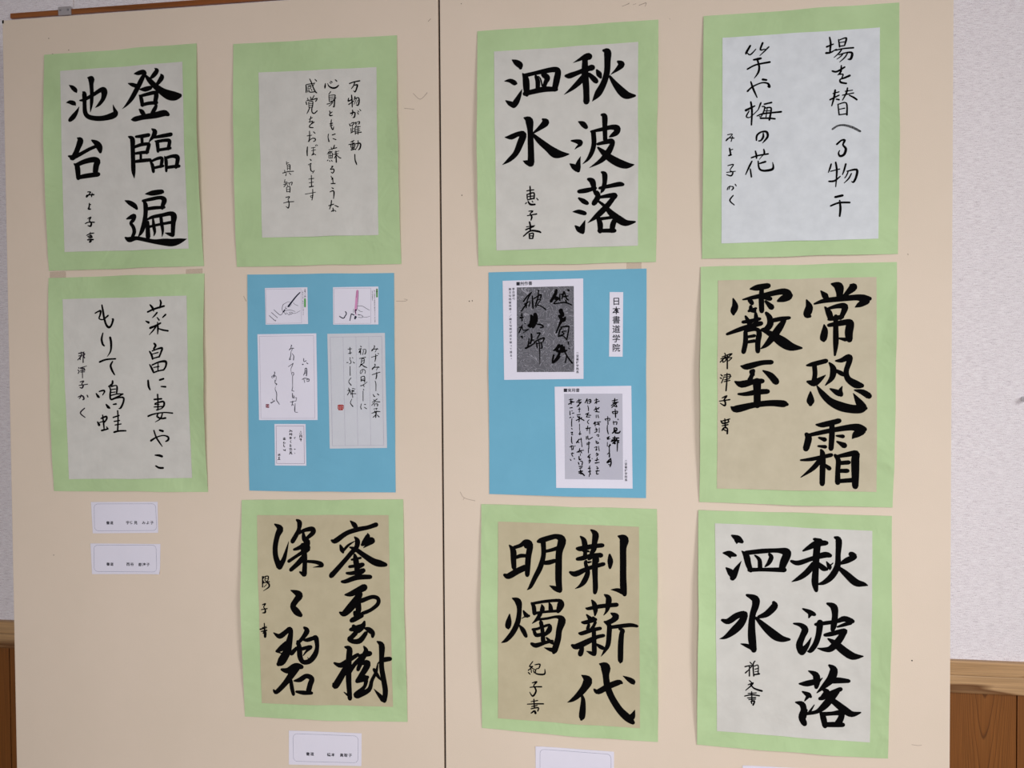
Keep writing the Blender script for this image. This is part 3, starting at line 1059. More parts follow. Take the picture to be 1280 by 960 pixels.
6678,12003,9 6736,12006,10 6730,11938,16 6712,11930,9
6700,11990,10 6681,11918,10
=D4 d410
6623,11854,10 6734,11875,12
6663,11854,10 6657,11778,14
6663,11846,10 6707,11849,12 6702,11777,14
6667,11812,10 6702,11820,9
6653,11761,17 6635,11727,14
6689,11773,12 6617,11710,10
6653,11761,10 6706,11718,16 6755,11701,12
=D4 d411
6683,11659,9 6661,11608,9 6638,11599,9 6639,11642,9 6688,11671,10 6727,11641,10 6718,11599,10
=D4 d412
6647,11540,12 6650,11463,12
6647,11540,10 6709,11548,14 6712,11454,16
6655,11497,9 6695,11505,12
=D4 d413
6646,11480,12 6712,11480,16
6647,11523,9 6651,11480,12
6713,11539,10 6714,11471,12
=D4 d414
6641,11391,17 6676,11399,12 6756,11454,9
6689,11412,9 6702,11374,12
6684,11335,9 6697,11318,12
=D4 d415
6682,11301,10 6680,11131,10
=D4 d416
6650,11084,9 6637,11029,12 6650,10991,12
6703,11072,12 6725,11073,12
6699,11025,9 6742,10999,12
=D4 d417
6420,12013,10 6487,12021,10
6424,11941,10 6486,11953,10
6456,12047,10 6459,11932,14
=D4 d418
6454,11868,14 6463,11856,10
6498,11872,10 6507,11859,9
6449,11843,10 6475,11796,12 6457,11766,10 6440,11766,7
6396,11788,12 6422,11788,12
6511,11796,10 6533,11778,14
=D4 d419
6455,11724,10 6456,11566,12
=D4 d420
6469,11523,12 6429,11460,10 6473,11400,16
=D4 d421
6428,11353,12 6441,11293,16 6436,11276,9
6405,11310,9 6463,11319,10
6445,11293,12 6404,11234,12
6454,11302,9 6471,11276,10
6494,11344,12 6543,11336,10
6489,11302,23 6520,11302,21
6490,11319,9 6497,11191,12
6462,11259,12 6555,11255,12
6467,11285,12 6471,11234,10
=D4 d422
6483,11165,7 6456,11097,12 6500,11037,16
=D5 d51
5559,10610,11 5560,10597,9
5549,10580,9 5538,10567,7
5567,10580,9 5575,10567,7
5544,10545,11 5539,10502,11
5549,10545,9 5574,10541,11 5574,10502,11
5549,10524,7 5571,10524,7
5534,10472,9 5571,10476,11 5566,10459,9
5553,10481,7 5561,10438,9
=D5 d52
5359,10630,9 5372,10622,11 5349,10596,9
5372,10609,9 5395,10617,11 5399,10596,11
5362,10574,12 5357,10544,11
5390,10574,11 5394,10535,9
5353,10552,11 5403,10557,11
5375,10509,9 5370,10475,11
5352,10501,11 5389,10505,11
5357,10483,12 5389,10484,12
5384,10449,7 5366,10432,9 5384,10406,7
5365,10380,11 5365,10337,11
5361,10371,9 5383,10371,9
5374,10345,11 5388,10350,9
5351,10306,11 5388,10315,12
5356,10285,11 5396,10289,14
5355,10250,12 5392,10251,12
5351,10211,11 5373,10237,14 5396,10212,12
5462,10506,7 5439,10494,9 5452,10480,7
5437,10298,11 5456,10299,12
5446,10238,5 5450,10223,7
=D5 d53
5239,10483,11 5280,10487,11
5257,10500,9 5255,10461,12
5239,10465,11 5280,10466,12
5257,10431,7 5243,10401,11 5279,10405,9
5247,10379,11 5252,10340,11 5270,10340,7
5238,10292,9 5260,10275,11 5279,10293,11
5270,10275,12 5279,10271,11
5147,10205,12 5178,10210,12
5147,10188,11 5183,10193,11
5155,10153,16 5169,10158,16
5160,10128,21 5178,10119,12
5141,10114,11 5155,10123,11
=G1 g11
9993,12951,38 9970,12878,45 9901,12767,38
9958,12845,34 10026,12810,34 9969,12800,23
10026,12810,18 9946,12733,18 10025,12737,18 10138,12746,20 10245,12703,16
10117,12921,27 10082,12809,16
10049,12888,16 10048,12776,20
10128,12909,16 10161,12808,20 10195,12785,16
10117,12842,23 10184,12852,16
10072,12877,20 10117,12887,16
10139,12786,20 10161,12752,16
10179,12953,20 10196,12942,27
=G1 g12
10064,12613,68
10058,12607,56 10092,12539,50 10024,12529,23
10035,12517,23 10103,12460,61 10137,12505,23
10080,12461,50 10034,12371,27 9983,12248,20
=G1 g13
10080,12331,16 10045,12292,23 10022,12191,16
10057,12343,16 10182,12358,25 10193,12324,16 10175,12212,20 10158,12133,16
10045,12202,20 10113,12235,18 10079,12269,16 10147,12279,16
10022,12191,18 10090,12201,14 10124,12178,16 10158,12133,14
=G1 g14
10180,12103,16 10191,12063,18
10033,12042,50 9987,11986,38 9942,11964,23
9998,11963,45 10043,11929,27
10078,12042,38 10055,11963,34 10009,11862,34 9929,11761,23
9941,11885,27 9923,11761,23 9997,11805,23 10043,11861,23
10100,11996,45 10077,11940,34 10157,11962,23
10112,12019,27 10145,11894,20 10246,11753,23
10156,11872,16 10133,11759,18
10191,11996,16 10202,11984,14
=G1 g15
9445,12775,20 9514,12864,18 9583,12925,16
9583,12925,14 9537,12853,18 9508,12785,16 9491,12672,18
9514,12762,23 9410,12617,18
9457,12729,16 9548,12773,14 9536,12694,16
9594,12863,16 9599,12738,23 9604,12659,20
9697,12957,20 9691,12861,16
9617,12817,16 9731,12883,23 9731,12827,18
9697,12861,16 9662,12760,23 9639,12693,16
9674,12794,16 9731,12804,14 9673,12715,14 9650,12670,11
9673,12715,18 9741,12691,16 9820,12633,18
=G1 g16
9570,12547,27 9592,12467,68 9557,12366,52
9638,12557,57 9649,12466,57 9602,12354,45
9534,12377,45
9671,12398,20 9739,12386,23 9773,12352,20 9716,12336,14
=G1 g17
9533,12160,16 9527,12081,23 9509,12024,20
9573,12239,23 9579,12160,27 9555,12080,23
9475,12002,27 9544,12035,23 9635,12091,16
9567,12137,23 9613,12137,18
9670,12249,20 9716,12249,23 9693,12204,18 9670,12159,16
9624,12102,20 9704,12147,20 9784,12169,23 9761,12101,16
9658,12091,18 9669,12011,18
9693,12124,14 9709,12045,16 9713,11739,9
9738,12101,18 9749,12011,20 9726,12000,11
9670,12079,16 9738,12090,14
=G1 g18
9416,12583,16 9421,12458,18
9392,12509,27 9444,12514,16
9398,12549,16 9427,12549,16
9374,12345,16 9408,12362,14
9426,12390,14 9391,12311,18 9368,12255,14
9420,12367,14 9442,12299,14 9528,12315,14 9431,12254,9
9466,12412,14 9477,12406,14
9396,12198,14 9419,12197,23 9424,12163,14
9453,12197,11 9459,12191,11
=G2 g21
10938,11172,15 10932,11122,22
10894,11133,13 10981,11150,15
10905,11100,15 10992,11112,15
10883,11056,15 10959,11112,15
10970,11101,15 10888,11023,13
10916,11056,15 10970,11035,13 10959,11068,15
=G2 g22
10899,10952,18 10910,10924,13
10899,10957,13 10981,10963,15 10970,10924,13
10910,10924,11 10970,10936,11
10943,11001,11 10948,10924,18 10950,10864,15
10986,10836,13 10993,10825,13
10914,10803,11 10920,10748,13
10909,10781,13 10969,10792,13 10963,10748,15
=G2 g23
10925,10693,15 10925,10638,18
10936,10693,15 10969,10682,20 10963,10638,15
10897,10605,18 10947,10649,22
10936,10660,26 10947,10605,20
10947,10610,20 11001,10611,22 11023,10638,15
=G2 g24
10902,10527,15 11001,10528,18
10935,10555,15 10924,10495,22
10880,10472,22 10968,10506,22
10891,10494,22 11001,10484,20
10957,10484,24 10902,10439,18
10935,10440,33
10968,10495,18 11001,10451,15
10979,10462,18 10976,10352,15 10974,10308,9
=G2 g25
10778,10836,15 10794,10814,11
10783,10836,13 10854,10847,13 10849,10808,13
10822,10880,11 10827,10748,15
10816,10736,11 10815,10659,15 10831,10593,13
10809,10527,15 10848,10549,13 10815,10505,15 10859,10516,11
=G2 g26
10815,10458,9 10814,10392,11
10858,10426,11 10836,10381,15 10869,10415,13
10847,10381,13 10847,10293,15
10814,10260,11 10847,10282,15 10847,10216,20
10868,10194,15 10813,10127,26 10868,10150,15
10868,10194,13 10874,10117,20 10857,10056,15
10835,10094,13 10857,10083,15
=G2 g27
10609,11144,11 10664,11155,13
10636,11172,13 10642,11089,13
10620,11111,13 10686,11128,15
10609,11089,9 10642,11111,9
10597,10979,11 10685,11023,15
10630,11034,13 10646,10957,18
10614,11006,11 10674,11001,13
10619,10957,13 10685,10951,13
10635,10901,11 10635,10857,11
10663,10902,11 10673,10857,13
10596,10758,20 10618,10791,15
10618,10724,15 10618,10780,15
10640,10747,15 10684,10758,18
10629,10780,11 10706,10791,13
10662,10780,15 10684,10736,13
10629,10691,13 10645,10636,15 10606,10614,11
10617,10658,11 10662,10669,9
10684,10692,9 10683,10614,11
10639,10570,11 10672,10581,11 10672,10548,11 10656,10559,9
10688,10509,11 10694,10504,9
10628,10481,11 10639,10437,13 10672,10443,15 10639,10470,9
=G2 g28
10605,10368,11 10644,10380,13 10627,10324,13 10649,10336,11
10671,10391,9 10682,10314,11
10638,10280,13 10660,10247,15 10632,10230,11
10627,10258,11 10671,10264,11
10649,10203,13 10638,10148,15
10616,10158,15 10671,10170,13
10616,10114,18 10682,10126,13
10637,10059,11 10665,10026,13 10637,10026,11
10626,9982,15 10681,9988,13
10648,10004,11 10637,9938,15 10670,9938,11
=G2 g29
10454,11100,13 10488,11166,18
10488,11166,13 10493,11089,13
10510,11144,15 10543,11155,15 10548,11111,15 10515,11089,11
10515,11122,13 10543,11128,13
10498,11056,9 10509,11012,13 10509,10967,9
10464,10912,15 10514,10934,15
10509,10940,11 10475,10868,15
10497,10901,13 10547,10896,13
10486,10868,11 10530,10868,13
10519,10824,9 10491,10790,11 10513,10757,11
10469,10680,18 10541,10691,15
10497,10724,11 10485,10646,13
10524,10680,13 10527,10591,9
10474,10547,15 10474,10502,13
10496,10558,13 10507,10502,15 10573,10536,13
10479,10436,13 10528,10447,15
10512,10469,11 10512,10348,13
10479,10414,13 10523,10425,11
=G2 g210
10506,10357,11 10506,10279,13
10539,10257,11 10495,10213,15 10533,10213,15
10511,10246,11 10528,10147,13
10561,10186,9 10572,10186,9
10506,10147,13 10539,10158,13 10516,10113,15
10527,10069,11 10516,10025,15
10500,10025,13 10538,10031,13
10527,10014,13 10527,9959,15 10538,9926,13
10505,9970,15 10544,9981,13
10521,9926,11 10516,9892,11
=G2 g211
10327,11133,13 10388,11150,15
10355,11161,13 10360,11089,13
10311,11111,13 10393,11111,15
10388,11106,13 10321,11039,13
10355,11067,15 10343,11045,13
10343,10995,13 10376,11000,13
10360,11023,11 10360,10945,11
10321,10901,13 10376,10912,13
10332,10879,18 10354,10856,20
10309,10812,15 10398,10857,15
10365,10879,13 10354,10790,15
10376,10845,15 10436,10812,15
10362,10757,9 10362,10646,9
10369,10635,11 10364,10579,18
10347,10590,11 10386,10591,13
10313,10446,20 10352,10502,15
10324,10468,16 10352,10446,13
10385,10524,11 10401,10380,11
10363,10502,13 10396,10502,11
=G2 g212
10318,10289,16 10362,10311,15 10429,10323,11
10363,10350,13 10351,10289,18
10374,10311,15 10396,10278,13
10373,10267,9 10373,10234,9
10351,10223,15 10357,10167,18 10384,10179,13
10340,10123,15 10351,10090,15
10373,10145,11 10406,10135,15 10400,10079,15
10351,10057,15 10406,10057,15
10362,10024,18 10395,10035,15
10345,9968,16 10406,9980,20
10373,10001,15 10383,9935,22
10350,9946,15 10395,9946,22 10439,9908,18
=G2 g213
10194,11150,13 10255,11161,13
10222,11172,11 10227,11078,16
10183,11078,16 10244,11111,16 10277,11117,13
10211,11122,20 10244,11122,20
10205,11017,13 10244,11022,16
10205,10967,11 10208,10901,13
10233,10967,11 10244,10967,11
10243,10928,13 10271,10934,13
10204,10856,16 10221,10867,13
10254,10867,11 10265,10862,11
10238,10845,11 10232,10768,13 10234,10712,13
10231,10679,16 10242,10668,11
10220,10612,13 10248,10618,13 10231,10579,13 10253,10579,11
10231,10546,11 10230,10468,16 10241,10429,11
=G2 g214
10202,10377,13 10252,10394,13
10224,10399,13 10235,10322,11
10263,10388,11 10252,10333,16
10280,10388,11 10291,10394,11
10224,10266,13 10263,10272,13
10241,10283,11 10235,10244,13 10251,10222,13
10207,10172,13 10220,10153,13
10268,10189,11 10279,10176,13
=D1 hand
5397,12834,7 5360,12839,7 5306,12814,9 5265,12785,11 5251,12733,11 5251,12699,9 5269,12664,7
5451,12820,7 5487,12790,7 5541,12767,7
5423,12791,5 5378,12748,5
5305,12685,9 5396,12697,9 5486,12669,7
5431,12645,7 5486,12639,7 5576,12681,7
5287,12664,7 5305,12629,9 5323,12629,9 5323,12655,7
5341,12646,7 5368,12615,9 5395,12628,9 5377,12663,7
5395,12662,9 5431,12653,9 5418,12623,9 5395,12628,7
5324,12758,7 5305,12732,9 5341,12715,7
5287,12698,9 5332,12732,7
5015,12608,11 5128,12511,12 5128,12533,7
5057,12659,11 5165,12567,11
5102,12705,11 5215,12613,12 5269,12664,9
=D1 pen
5575,12994,19 5488,12910,23 5360,12757,30
5296,12698,23 5269,12664,23
=D2 hand
6598,12746,7 6682,12744,9 6743,12710,9 6813,12670,7
6610,12686,7 6645,12656,9 6689,12647,7
6600,12606,9 6680,12583,9 6680,12550,10 6609,12555,9
6680,12566,7 6742,12553,7 6817,12569,7
6531,12696,7 6525,12637,7
6609,12593,9 6645,12592,7
=D2 mark
6276,12577,14 6342,12542,17 6378,12580,16 6401,12622,17 6383,12656,16
6461,12502,14 6485,12603,16 6494,12612,17 6538,12594,17
6566,12678,29 6575,12678,29
6557,12662,17 6565,12619,12
6556,12564,23 6546,12530,17
6560,12564,35 6573,12555,26
6564,12534,17 6555,12530,17
=D2 pinkpen
6601,13004,38 6587,12890,40 6566,12687,36 6561,12645,23 6574,12594,12
=D2 penline
6615,13004,9 6613,12889,7 6593,12687,7
=D2 penline
6588,13004,5 6580,12890,5
=- scuff
7869,17465,10 7910,17505,10
7601,16288,7 7720,16183,7 7841,16286,10
7444,16047,7 7616,16022,7
=- scuff
7274,12820,7 7430,12817,7 7465,12840,7 7413,12851,7
4541,12953,7 4584,12866,11
8529,12799,17 8533,12795,17
8580,12804,17 8583,12801,17
8417,14561,17 8420,14557,17
=- scuff
8351,9603,7 8419,9503,7 8606,9456,7
8419,9503,7 8401,9469,7
=- scuff
11076,17499,6 11172,17531,10 11188,17542,13
11252,17513,6 11299,17528,6
11347,17497,10 11458,17530,10 11442,17474,6
11830,17258,6 11837,17245,6
8432,17721,13 8435,17717,13
=- scuff
15539,7069,21 15542,7066,21
15541,5741,6 15630,5731,6 15689,5741,6
=- scuff
15456,13413,9 15459,13394,9
=- scuff
915,17611,15 919,17607,15
1301,17382,15 1305,17379,15
980,17331,15 995,17326,15
=- scuff
827,8338,15 830,8335,15
=D4 seal
6246,11046,44 6318,11046,44
6246,11011,44 6317,11012,44
6250,10990,35 6312,10990,35
=D4 seallight
6250,11041,7 6250,10994,7
6273,11046,7 6272,10986,7
6295,11046,7 6317,11037,7 6299,11012,7 6321,10995,7
=D3 seal
4944,11062,32 4980,11062,32
4944,11032,32 4980,11027,32
=D3 seallight
4953,11066,7 4953,11027,7
4971,11062,7 4980,11036,7 4962,11027,7
=D1 hilite
5664,12881,32 5664,12821,32 5663,12752,32
=D2 hilite
6943,13023,28 6942,12960,28 6942,12897,28
"""
TEXTS=[('G3', '日本書道学院', [(10968, 12754), (10968, 12603), (10967, 12452), (10966, 12301), (10965, 12149), (10964, 11998)], 131.6, 134.6), ('G1', '■創作書', [(9358, 13069), (9425, 13070), (9493, 13072), (9561, 13073)], 66.5, 67.0), ('G1', '李白詩句', [(9281, 12983), (9281, 12931), (9282, 12878), (9282, 12825)], 44.9, 45.6), ('G1', '越王勾践破呉帰。／越王勾践が呉を破って帰る。', [(9221, 12982), (9222, 12927), (9222, 12872), (9223, 12817), (9223, 12763), (9224, 12708), (9225, 12653), (9225, 12598), (9226, 12543), (9227, 12488), (9227, 12434), (9228, 12379), (9228, 12324), (9229, 12269), (9229, 12214), (9230, 12159), (9230, 12104), (9231, 12050), (9232, 11995), (9232, 11940), (9233, 11885), (9234, 11830)], 42.6, 43.2), ('G1', '二宮華耀学院長', [(10333, 11914), (10333, 11863), (10333, 11812), (10332, 11761), (10332, 11710), (10332, 11659), (10332, 11608)], 45.9, 46.2), ('G2', '■実用書', [(10133, 11307), (10200, 11307), (10267, 11308), (10334, 11308)], 65.5, 65.5), ('G2', '二宮華耀学院長', [(11114, 10151), (11114, 10100), (11114, 10049), (11115, 9998), (11115, 9947), (11115, 9896), (11115, 9845)], 45.1, 45.5), ('D1', '●筆ペン持', [(5667, 13044), (5667, 13014), (5667, 12984), (5667, 12954), (5667, 12924)], 28.4, 28.0), ('D1', '小筆は軽く持ち、筆先をそろえて書くとよい', [(5623, 13015), (5624, 12994), (5624, 12972), (5625, 12951), (5625, 12930), (5626, 12909), (5626, 12887), (5627, 12866), (5627, 12845), (5628, 12824), (5628, 12803), (5629, 12781), (5629, 12760), (5630, 12739), (5630, 12718), (5631, 12696), (5631, 12675), (5632, 12654), (5632, 12633), (5633, 12611)], 18.5, 18.1), ('D2', '●筆ペン', [(6941, 13024), (6941, 12985), (6941, 12946), (6941, 12907)], 33.4, 33.1), ('D2', '筆ペンは軸を立てて持ち紙に対し筆先がまっすぐに、はらいは軽く', [(6899, 12998), (6899, 12979), (6899, 12961), (6899, 12942), (6900, 12923), (6900, 12905), (6900, 12886), (6900, 12867), (6901, 12849), (6901, 12830), (6901, 12811), (6901, 12793), (6902, 12774), (6902, 12755), (6902, 12737), (6903, 12718), (6903, 12699), (6903, 12680), (6904, 12662), (6904, 12643), (6904, 12624), (6905, 12606), (6905, 12587), (6905, 12568), (6906, 12550), (6906, 12531), (6907, 12512), (6907, 12494), (6907, 12475), (6908, 12456)], 17.9, 17.8), ('D2', '力を入れず書きます', [(6862, 12992), (6862, 12973), (6863, 12954), (6863, 12936), (6863, 12917), (6863, 12898), (6864, 12880), (6864, 12861), (6864, 12842)], 18.1, 17.8), ('N0', '書道', [(1911, 8947), (1982, 8949)], 67.3, 62.0), ('N0', '宇佐見', [(2296, 8958), (2373, 8960), (2450, 8961)], 69.9, 64.4), ('N0', 'みよ子', [(2605, 8964), (2684, 8966), (2762, 8968)], 69.9, 64.4), ('N1', '書道', [(1900, 8204), (1972, 8205)], 67.3, 61.6), ('N1', '西谷', [(2290, 8214), (2367, 8216)], 69.9, 64.4), ('N1', '都津子', [(2522, 8214), (2599, 8217), (2675, 8219)], 69.5, 63.9), ('N2', '書道', [(5616, 4993), (5692, 4997)], 69.1, 62.9), ('N2', '橋本', [(5997, 5004), (6073, 5007)], 68.6, 62.9), ('N2', '眞智子', [(6228, 5010), (6304, 5013), (6380, 5016)], 68.2, 62.9)]
BORDERS=[[(1649, 9284), (2839, 9305), (2851, 8830), (1650, 8799)], [(1632, 8539), (2835, 8566), (2839, 8090), (1626, 8065)], [(5349, 5336), (6527, 5359), (6520, 4891), (5349, 4851)], [(9677, 5321), (10855, 5305), (10853, 4812), (9674, 4829)], [(13022, 5203), (14160, 5210), (14161, 4734), (13022, 4734)]]
TAPE1=[(3475, 13441), (3790, 13448), (3788, 13315), (3473, 13308)]
TAPE2=[(11132, 13373), (11376, 13380), (11376, 13206), (11132, 13198)]
TAPE3=[(858, 13456), (1173, 13457), (1170, 13300), (855, 13299)]

# ------------------------------------------------------------ materials
def lin(c):
    return tuple(((v / 255) / 12.92 if v / 255 <= .04045 else ((v / 255 + .055) / 1.055) ** 2.4) for v in c) + (1,)
def mat(name, rgb, rough=.8, spec=.3):
    m = bpy.data.materials.new(name); m.use_nodes = True
    b = m.node_tree.nodes['Principled BSDF']
    b.inputs['Base Color'].default_value = lin(rgb); b.inputs['Roughness'].default_value = rough
    b.inputs['Specular IOR Level'].default_value = spec
    return m, m.node_tree, b
def node(nt, t, **kw):
    n = nt.nodes.new(t)
    for k, v in kw.items():
        if k.startswith('i_'):
            n.inputs[k[2:].replace('_', ' ')].default_value = v
        else: setattr(n, k, v)
    return n
def coords(nt, scale=(1, 1, 1), rot=(0, 0, 0)):
    g = node(nt, 'ShaderNodeNewGeometry'); mp = node(nt, 'ShaderNodeMapping')
    mp.inputs['Scale'].default_value = scale; mp.inputs['Rotation'].default_value = rot
    nt.links.new(g.outputs['Position'], mp.inputs['Vector']); return mp.outputs[0]
def noise(nt, vec, scale, detail=3, rough=.5, dist=0):
    n = node(nt, 'ShaderNodeTexNoise'); n.inputs['Scale'].default_value = scale
    n.inputs['Detail'].default_value = detail; n.inputs['Roughness'].default_value = rough
    n.inputs['Distortion'].default_value = dist
    nt.links.new(vec, n.inputs['Vector']); return n.outputs['Fac']
def ramp(nt, fac, stops):
    r = node(nt, 'ShaderNodeValToRGB'); e = r.color_ramp.elements
    while len(e) < len(stops): e.new(.5)
    for el, (p, c) in zip(e, stops): el.position = p; el.color = lin(c)
    nt.links.new(fac, r.inputs[0]); return r.outputs[0]
def bump(nt, b, h, strength, dist):
    n = node(nt, 'ShaderNodeBump'); n.inputs['Strength'].default_value = strength; n.inputs['Distance'].default_value = dist
    nt.links.new(h, n.inputs['Height'])
    if b.inputs['Normal'].is_linked:
        nt.links.new(b.inputs['Normal'].links[0].from_socket, n.inputs['Normal'])
    nt.links.new(n.outputs[0], b.inputs['Normal'])
def mixcol(rgb, k): return tuple(max(0, min(255, v + k)) for v in rgb)

def paper(name, rgb, fibre=4, wrinkle=.35, mott=25, rough=.85):
    m, nt, b = mat(name, rgb, rough, .2)
    v = coords(nt)
    n1 = noise(nt, v, mott, 5, .6)
    c = ramp(nt, n1, [(.3, mixcol(rgb, -fibre)), (.7, mixcol(rgb, fibre))])
    nt.links.new(c, b.inputs['Base Color'])
    bump(nt, b, noise(nt, v, 9, 3, .5, 1.2), wrinkle, .006)
    bump(nt, b, noise(nt, v, 300, 3, .6), .12, .0006)
    return m
M = {}
M['green'] = paper('green_construction_paper', (187, 212, 161), 8, .8, 7)
M['blue'] = paper('blue_construction_paper', (118, 182, 210), 3, .25, 10)
M['hanshi_grey'] = paper('white_calligraphy_paper', (214, 211, 205), 5, .4, 30)
M['hanshi_white'] = paper('bright_calligraphy_paper', (220, 223, 227), 6, .4, 40)
M['hanshi_tan'] = paper('tan_calligraphy_paper', (196, 184, 154), 4, .3, 35)
M['hanshi_beige'] = paper('beige_calligraphy_paper', (202, 191, 166), 5, .35, 30)
M['copy'] = paper('white_copy_paper', (233, 229, 243), 2, .12, 10, .6)
M['letter'] = paper('grey_letter_paper', (212, 213, 221), 2, .12, 30, .7)
M['photo_grey'] = paper('light_grey_print', (190, 188, 202), 2, .1, 30, .5)
M['ink'], _, b = mat('black_ink', (6, 5, 6), .95, .08)
M['ink_dry'], nt, b = mat('dry_brushed_ink', (60, 60, 62), .8, .1)
v = coords(nt, (1, 1, 1)); nt.links.new(ramp(nt, noise(nt, v, 500, 2), [(.3, (30, 30, 32)), (.7, (120, 121, 124))]), b.inputs['Base Color'])
M['ink_purple'], _, _ = mat('dark_signature_ink', (28, 16, 30), .6, .3)
M['pencil'], _, _ = mat('thin_grey_ink', (78, 76, 88), .8, .2)
M['line'], _, _ = mat('fine_printed_line', (176, 168, 186), .8, .2)
M['line_blue'], _, _ = mat('blue_grey_printed_line', (70, 76, 112), .8, .2)
M['line_dark'], _, _ = mat('mauve_printed_line', (140, 124, 150), .8, .2)
M['print'], _, _ = mat('black_print', (42, 40, 50), .7, .2)
M['pen'], _, _ = mat('dark_blue_drawn_pen', (20, 22, 50), .7, .2)
M['pink'], _, _ = mat('pink_drawn_pen', (220, 150, 196), .7, .2)
M['penline'], _, _ = mat('plum_drawn_line', (120, 62, 104), .7, .2)
M['hilite'], _, _ = mat('green_highlighter', (96, 168, 92), .7, .2)
M['seal'], nt, b = mat('red_seal_ink', (170, 62, 60), .8, .2)
M['sealplum'], _, _ = mat('plum_seal_ink', (128, 60, 84), .8, .2)
M['seal_light'], _, _ = mat('seal_paper_gap', (222, 176, 176), .8, .2)
M['scuff'], _, _ = mat('grey_scuff', (172, 154, 140), .9, .1)
M['pinhole'], _, _ = mat('dark_pinhole', (60, 45, 38), .9, .1)

# swirled pattern of the printed picture
M['swirl'], nt, b = mat('swirled_grey_print', (104, 104, 110), .6, .2)
v = coords(nt, (1, 1, 1)); n1 = noise(nt, v, 48, 1.0, .4, 2.2)
mm = node(nt, 'ShaderNodeMath', operation='MULTIPLY'); mm.inputs[1].default_value = 7; nt.links.new(n1, mm.inputs[0])
fr = node(nt, 'ShaderNodeMath', operation='FRACT'); nt.links.new(mm.outputs[0], fr.inputs[0])
nt.links.new(ramp(nt, fr.outputs[0], [(0, (100, 99, 106)), (.38, (98, 97, 104)), (.52, (160, 158, 168)), (.66, (98, 97, 104)), (1, (98, 97, 104))]), b.inputs['Base Color'])

M['board'], nt, b = mat('cream_cloth_board', (232, 212, 194), .9, .15)
v = coords(nt)
nt.links.new(ramp(nt, noise(nt, v, 3, 4, .6), [(.3, (227, 210, 191)), (.7, (233, 215, 197))]), b.inputs['Base Color'])
bump(nt, b, noise(nt, v, 700, 2, .6), .25, .0006)
M['board_edge'], _, b = mat('cream_board_edge', (226, 208, 194), .6, .4)
M['gap_shade_and_cap'], _, b = mat('dark_gap_shade_and_cap', (16, 11, 10), .9, .1)  # colour of the corner cap, and of the shade painted into the board seam

M['wallpaper'], nt, b = mat('woven_grey_lilac_wallpaper', (240, 232, 236), .85, .2)
v1 = coords(nt, (80, 1, 1150)); v2 = coords(nt, (1300, 1, 500))
a1 = noise(nt, v1, 1, 3, .6); a2 = noise(nt, v2, 1, 3, .6)
ad = node(nt, 'ShaderNodeMath', operation='ADD'); nt.links.new(a1, ad.inputs[0]); nt.links.new(a2, ad.inputs[1])
hf = node(nt, 'ShaderNodeMath', operation='MULTIPLY'); hf.inputs[1].default_value = .5; nt.links.new(ad.outputs[0], hf.inputs[0])
nt.links.new(ramp(nt, hf.outputs[0], [(.38, (206, 196, 201)), (.5, (246, 238, 242)), (.62, (253, 249, 251))]), b.inputs['Base Color'])
bump(nt, b, hf.outputs[0], .7, .003)

def wood(name, dark, light, axis, rings=7, rough=.42):
    m, nt, b = mat(name, light, rough, .4)
    sc = (1, 1, .09) if axis == 'z' else (.16, 1, 2.2)
    v = coords(nt, sc)
    n1 = noise(nt, v, 9, 2, .5, .4)
    mm = node(nt, 'ShaderNodeMath', operation='MULTIPLY'); mm.inputs[1].default_value = rings; nt.links.new(n1, mm.inputs[0])
    fr = node(nt, 'ShaderNodeMath', operation='FRACT'); nt.links.new(mm.outputs[0], fr.inputs[0])
    c1 = ramp(nt, fr.outputs[0], [(0, light), (.55, mixcol(light, -12)), (.88, dark), (1, light)])
    v2 = coords(nt, (1, 1, .02) if axis == 'z' else (.02, 1, 1))
    c2 = ramp(nt, noise(nt, v2, 420, 3), [(.3, (216, 216, 216)), (.7, (255, 255, 255))])
    mx = node(nt, 'ShaderNodeMix', data_type='RGBA', blend_type='MULTIPLY'); mx.inputs[0].default_value = 1
    nt.links.new(c1, mx.inputs[6]); nt.links.new(c2, mx.inputs[7]); nt.links.new(mx.outputs[2], b.inputs['Base Color'])
    return m
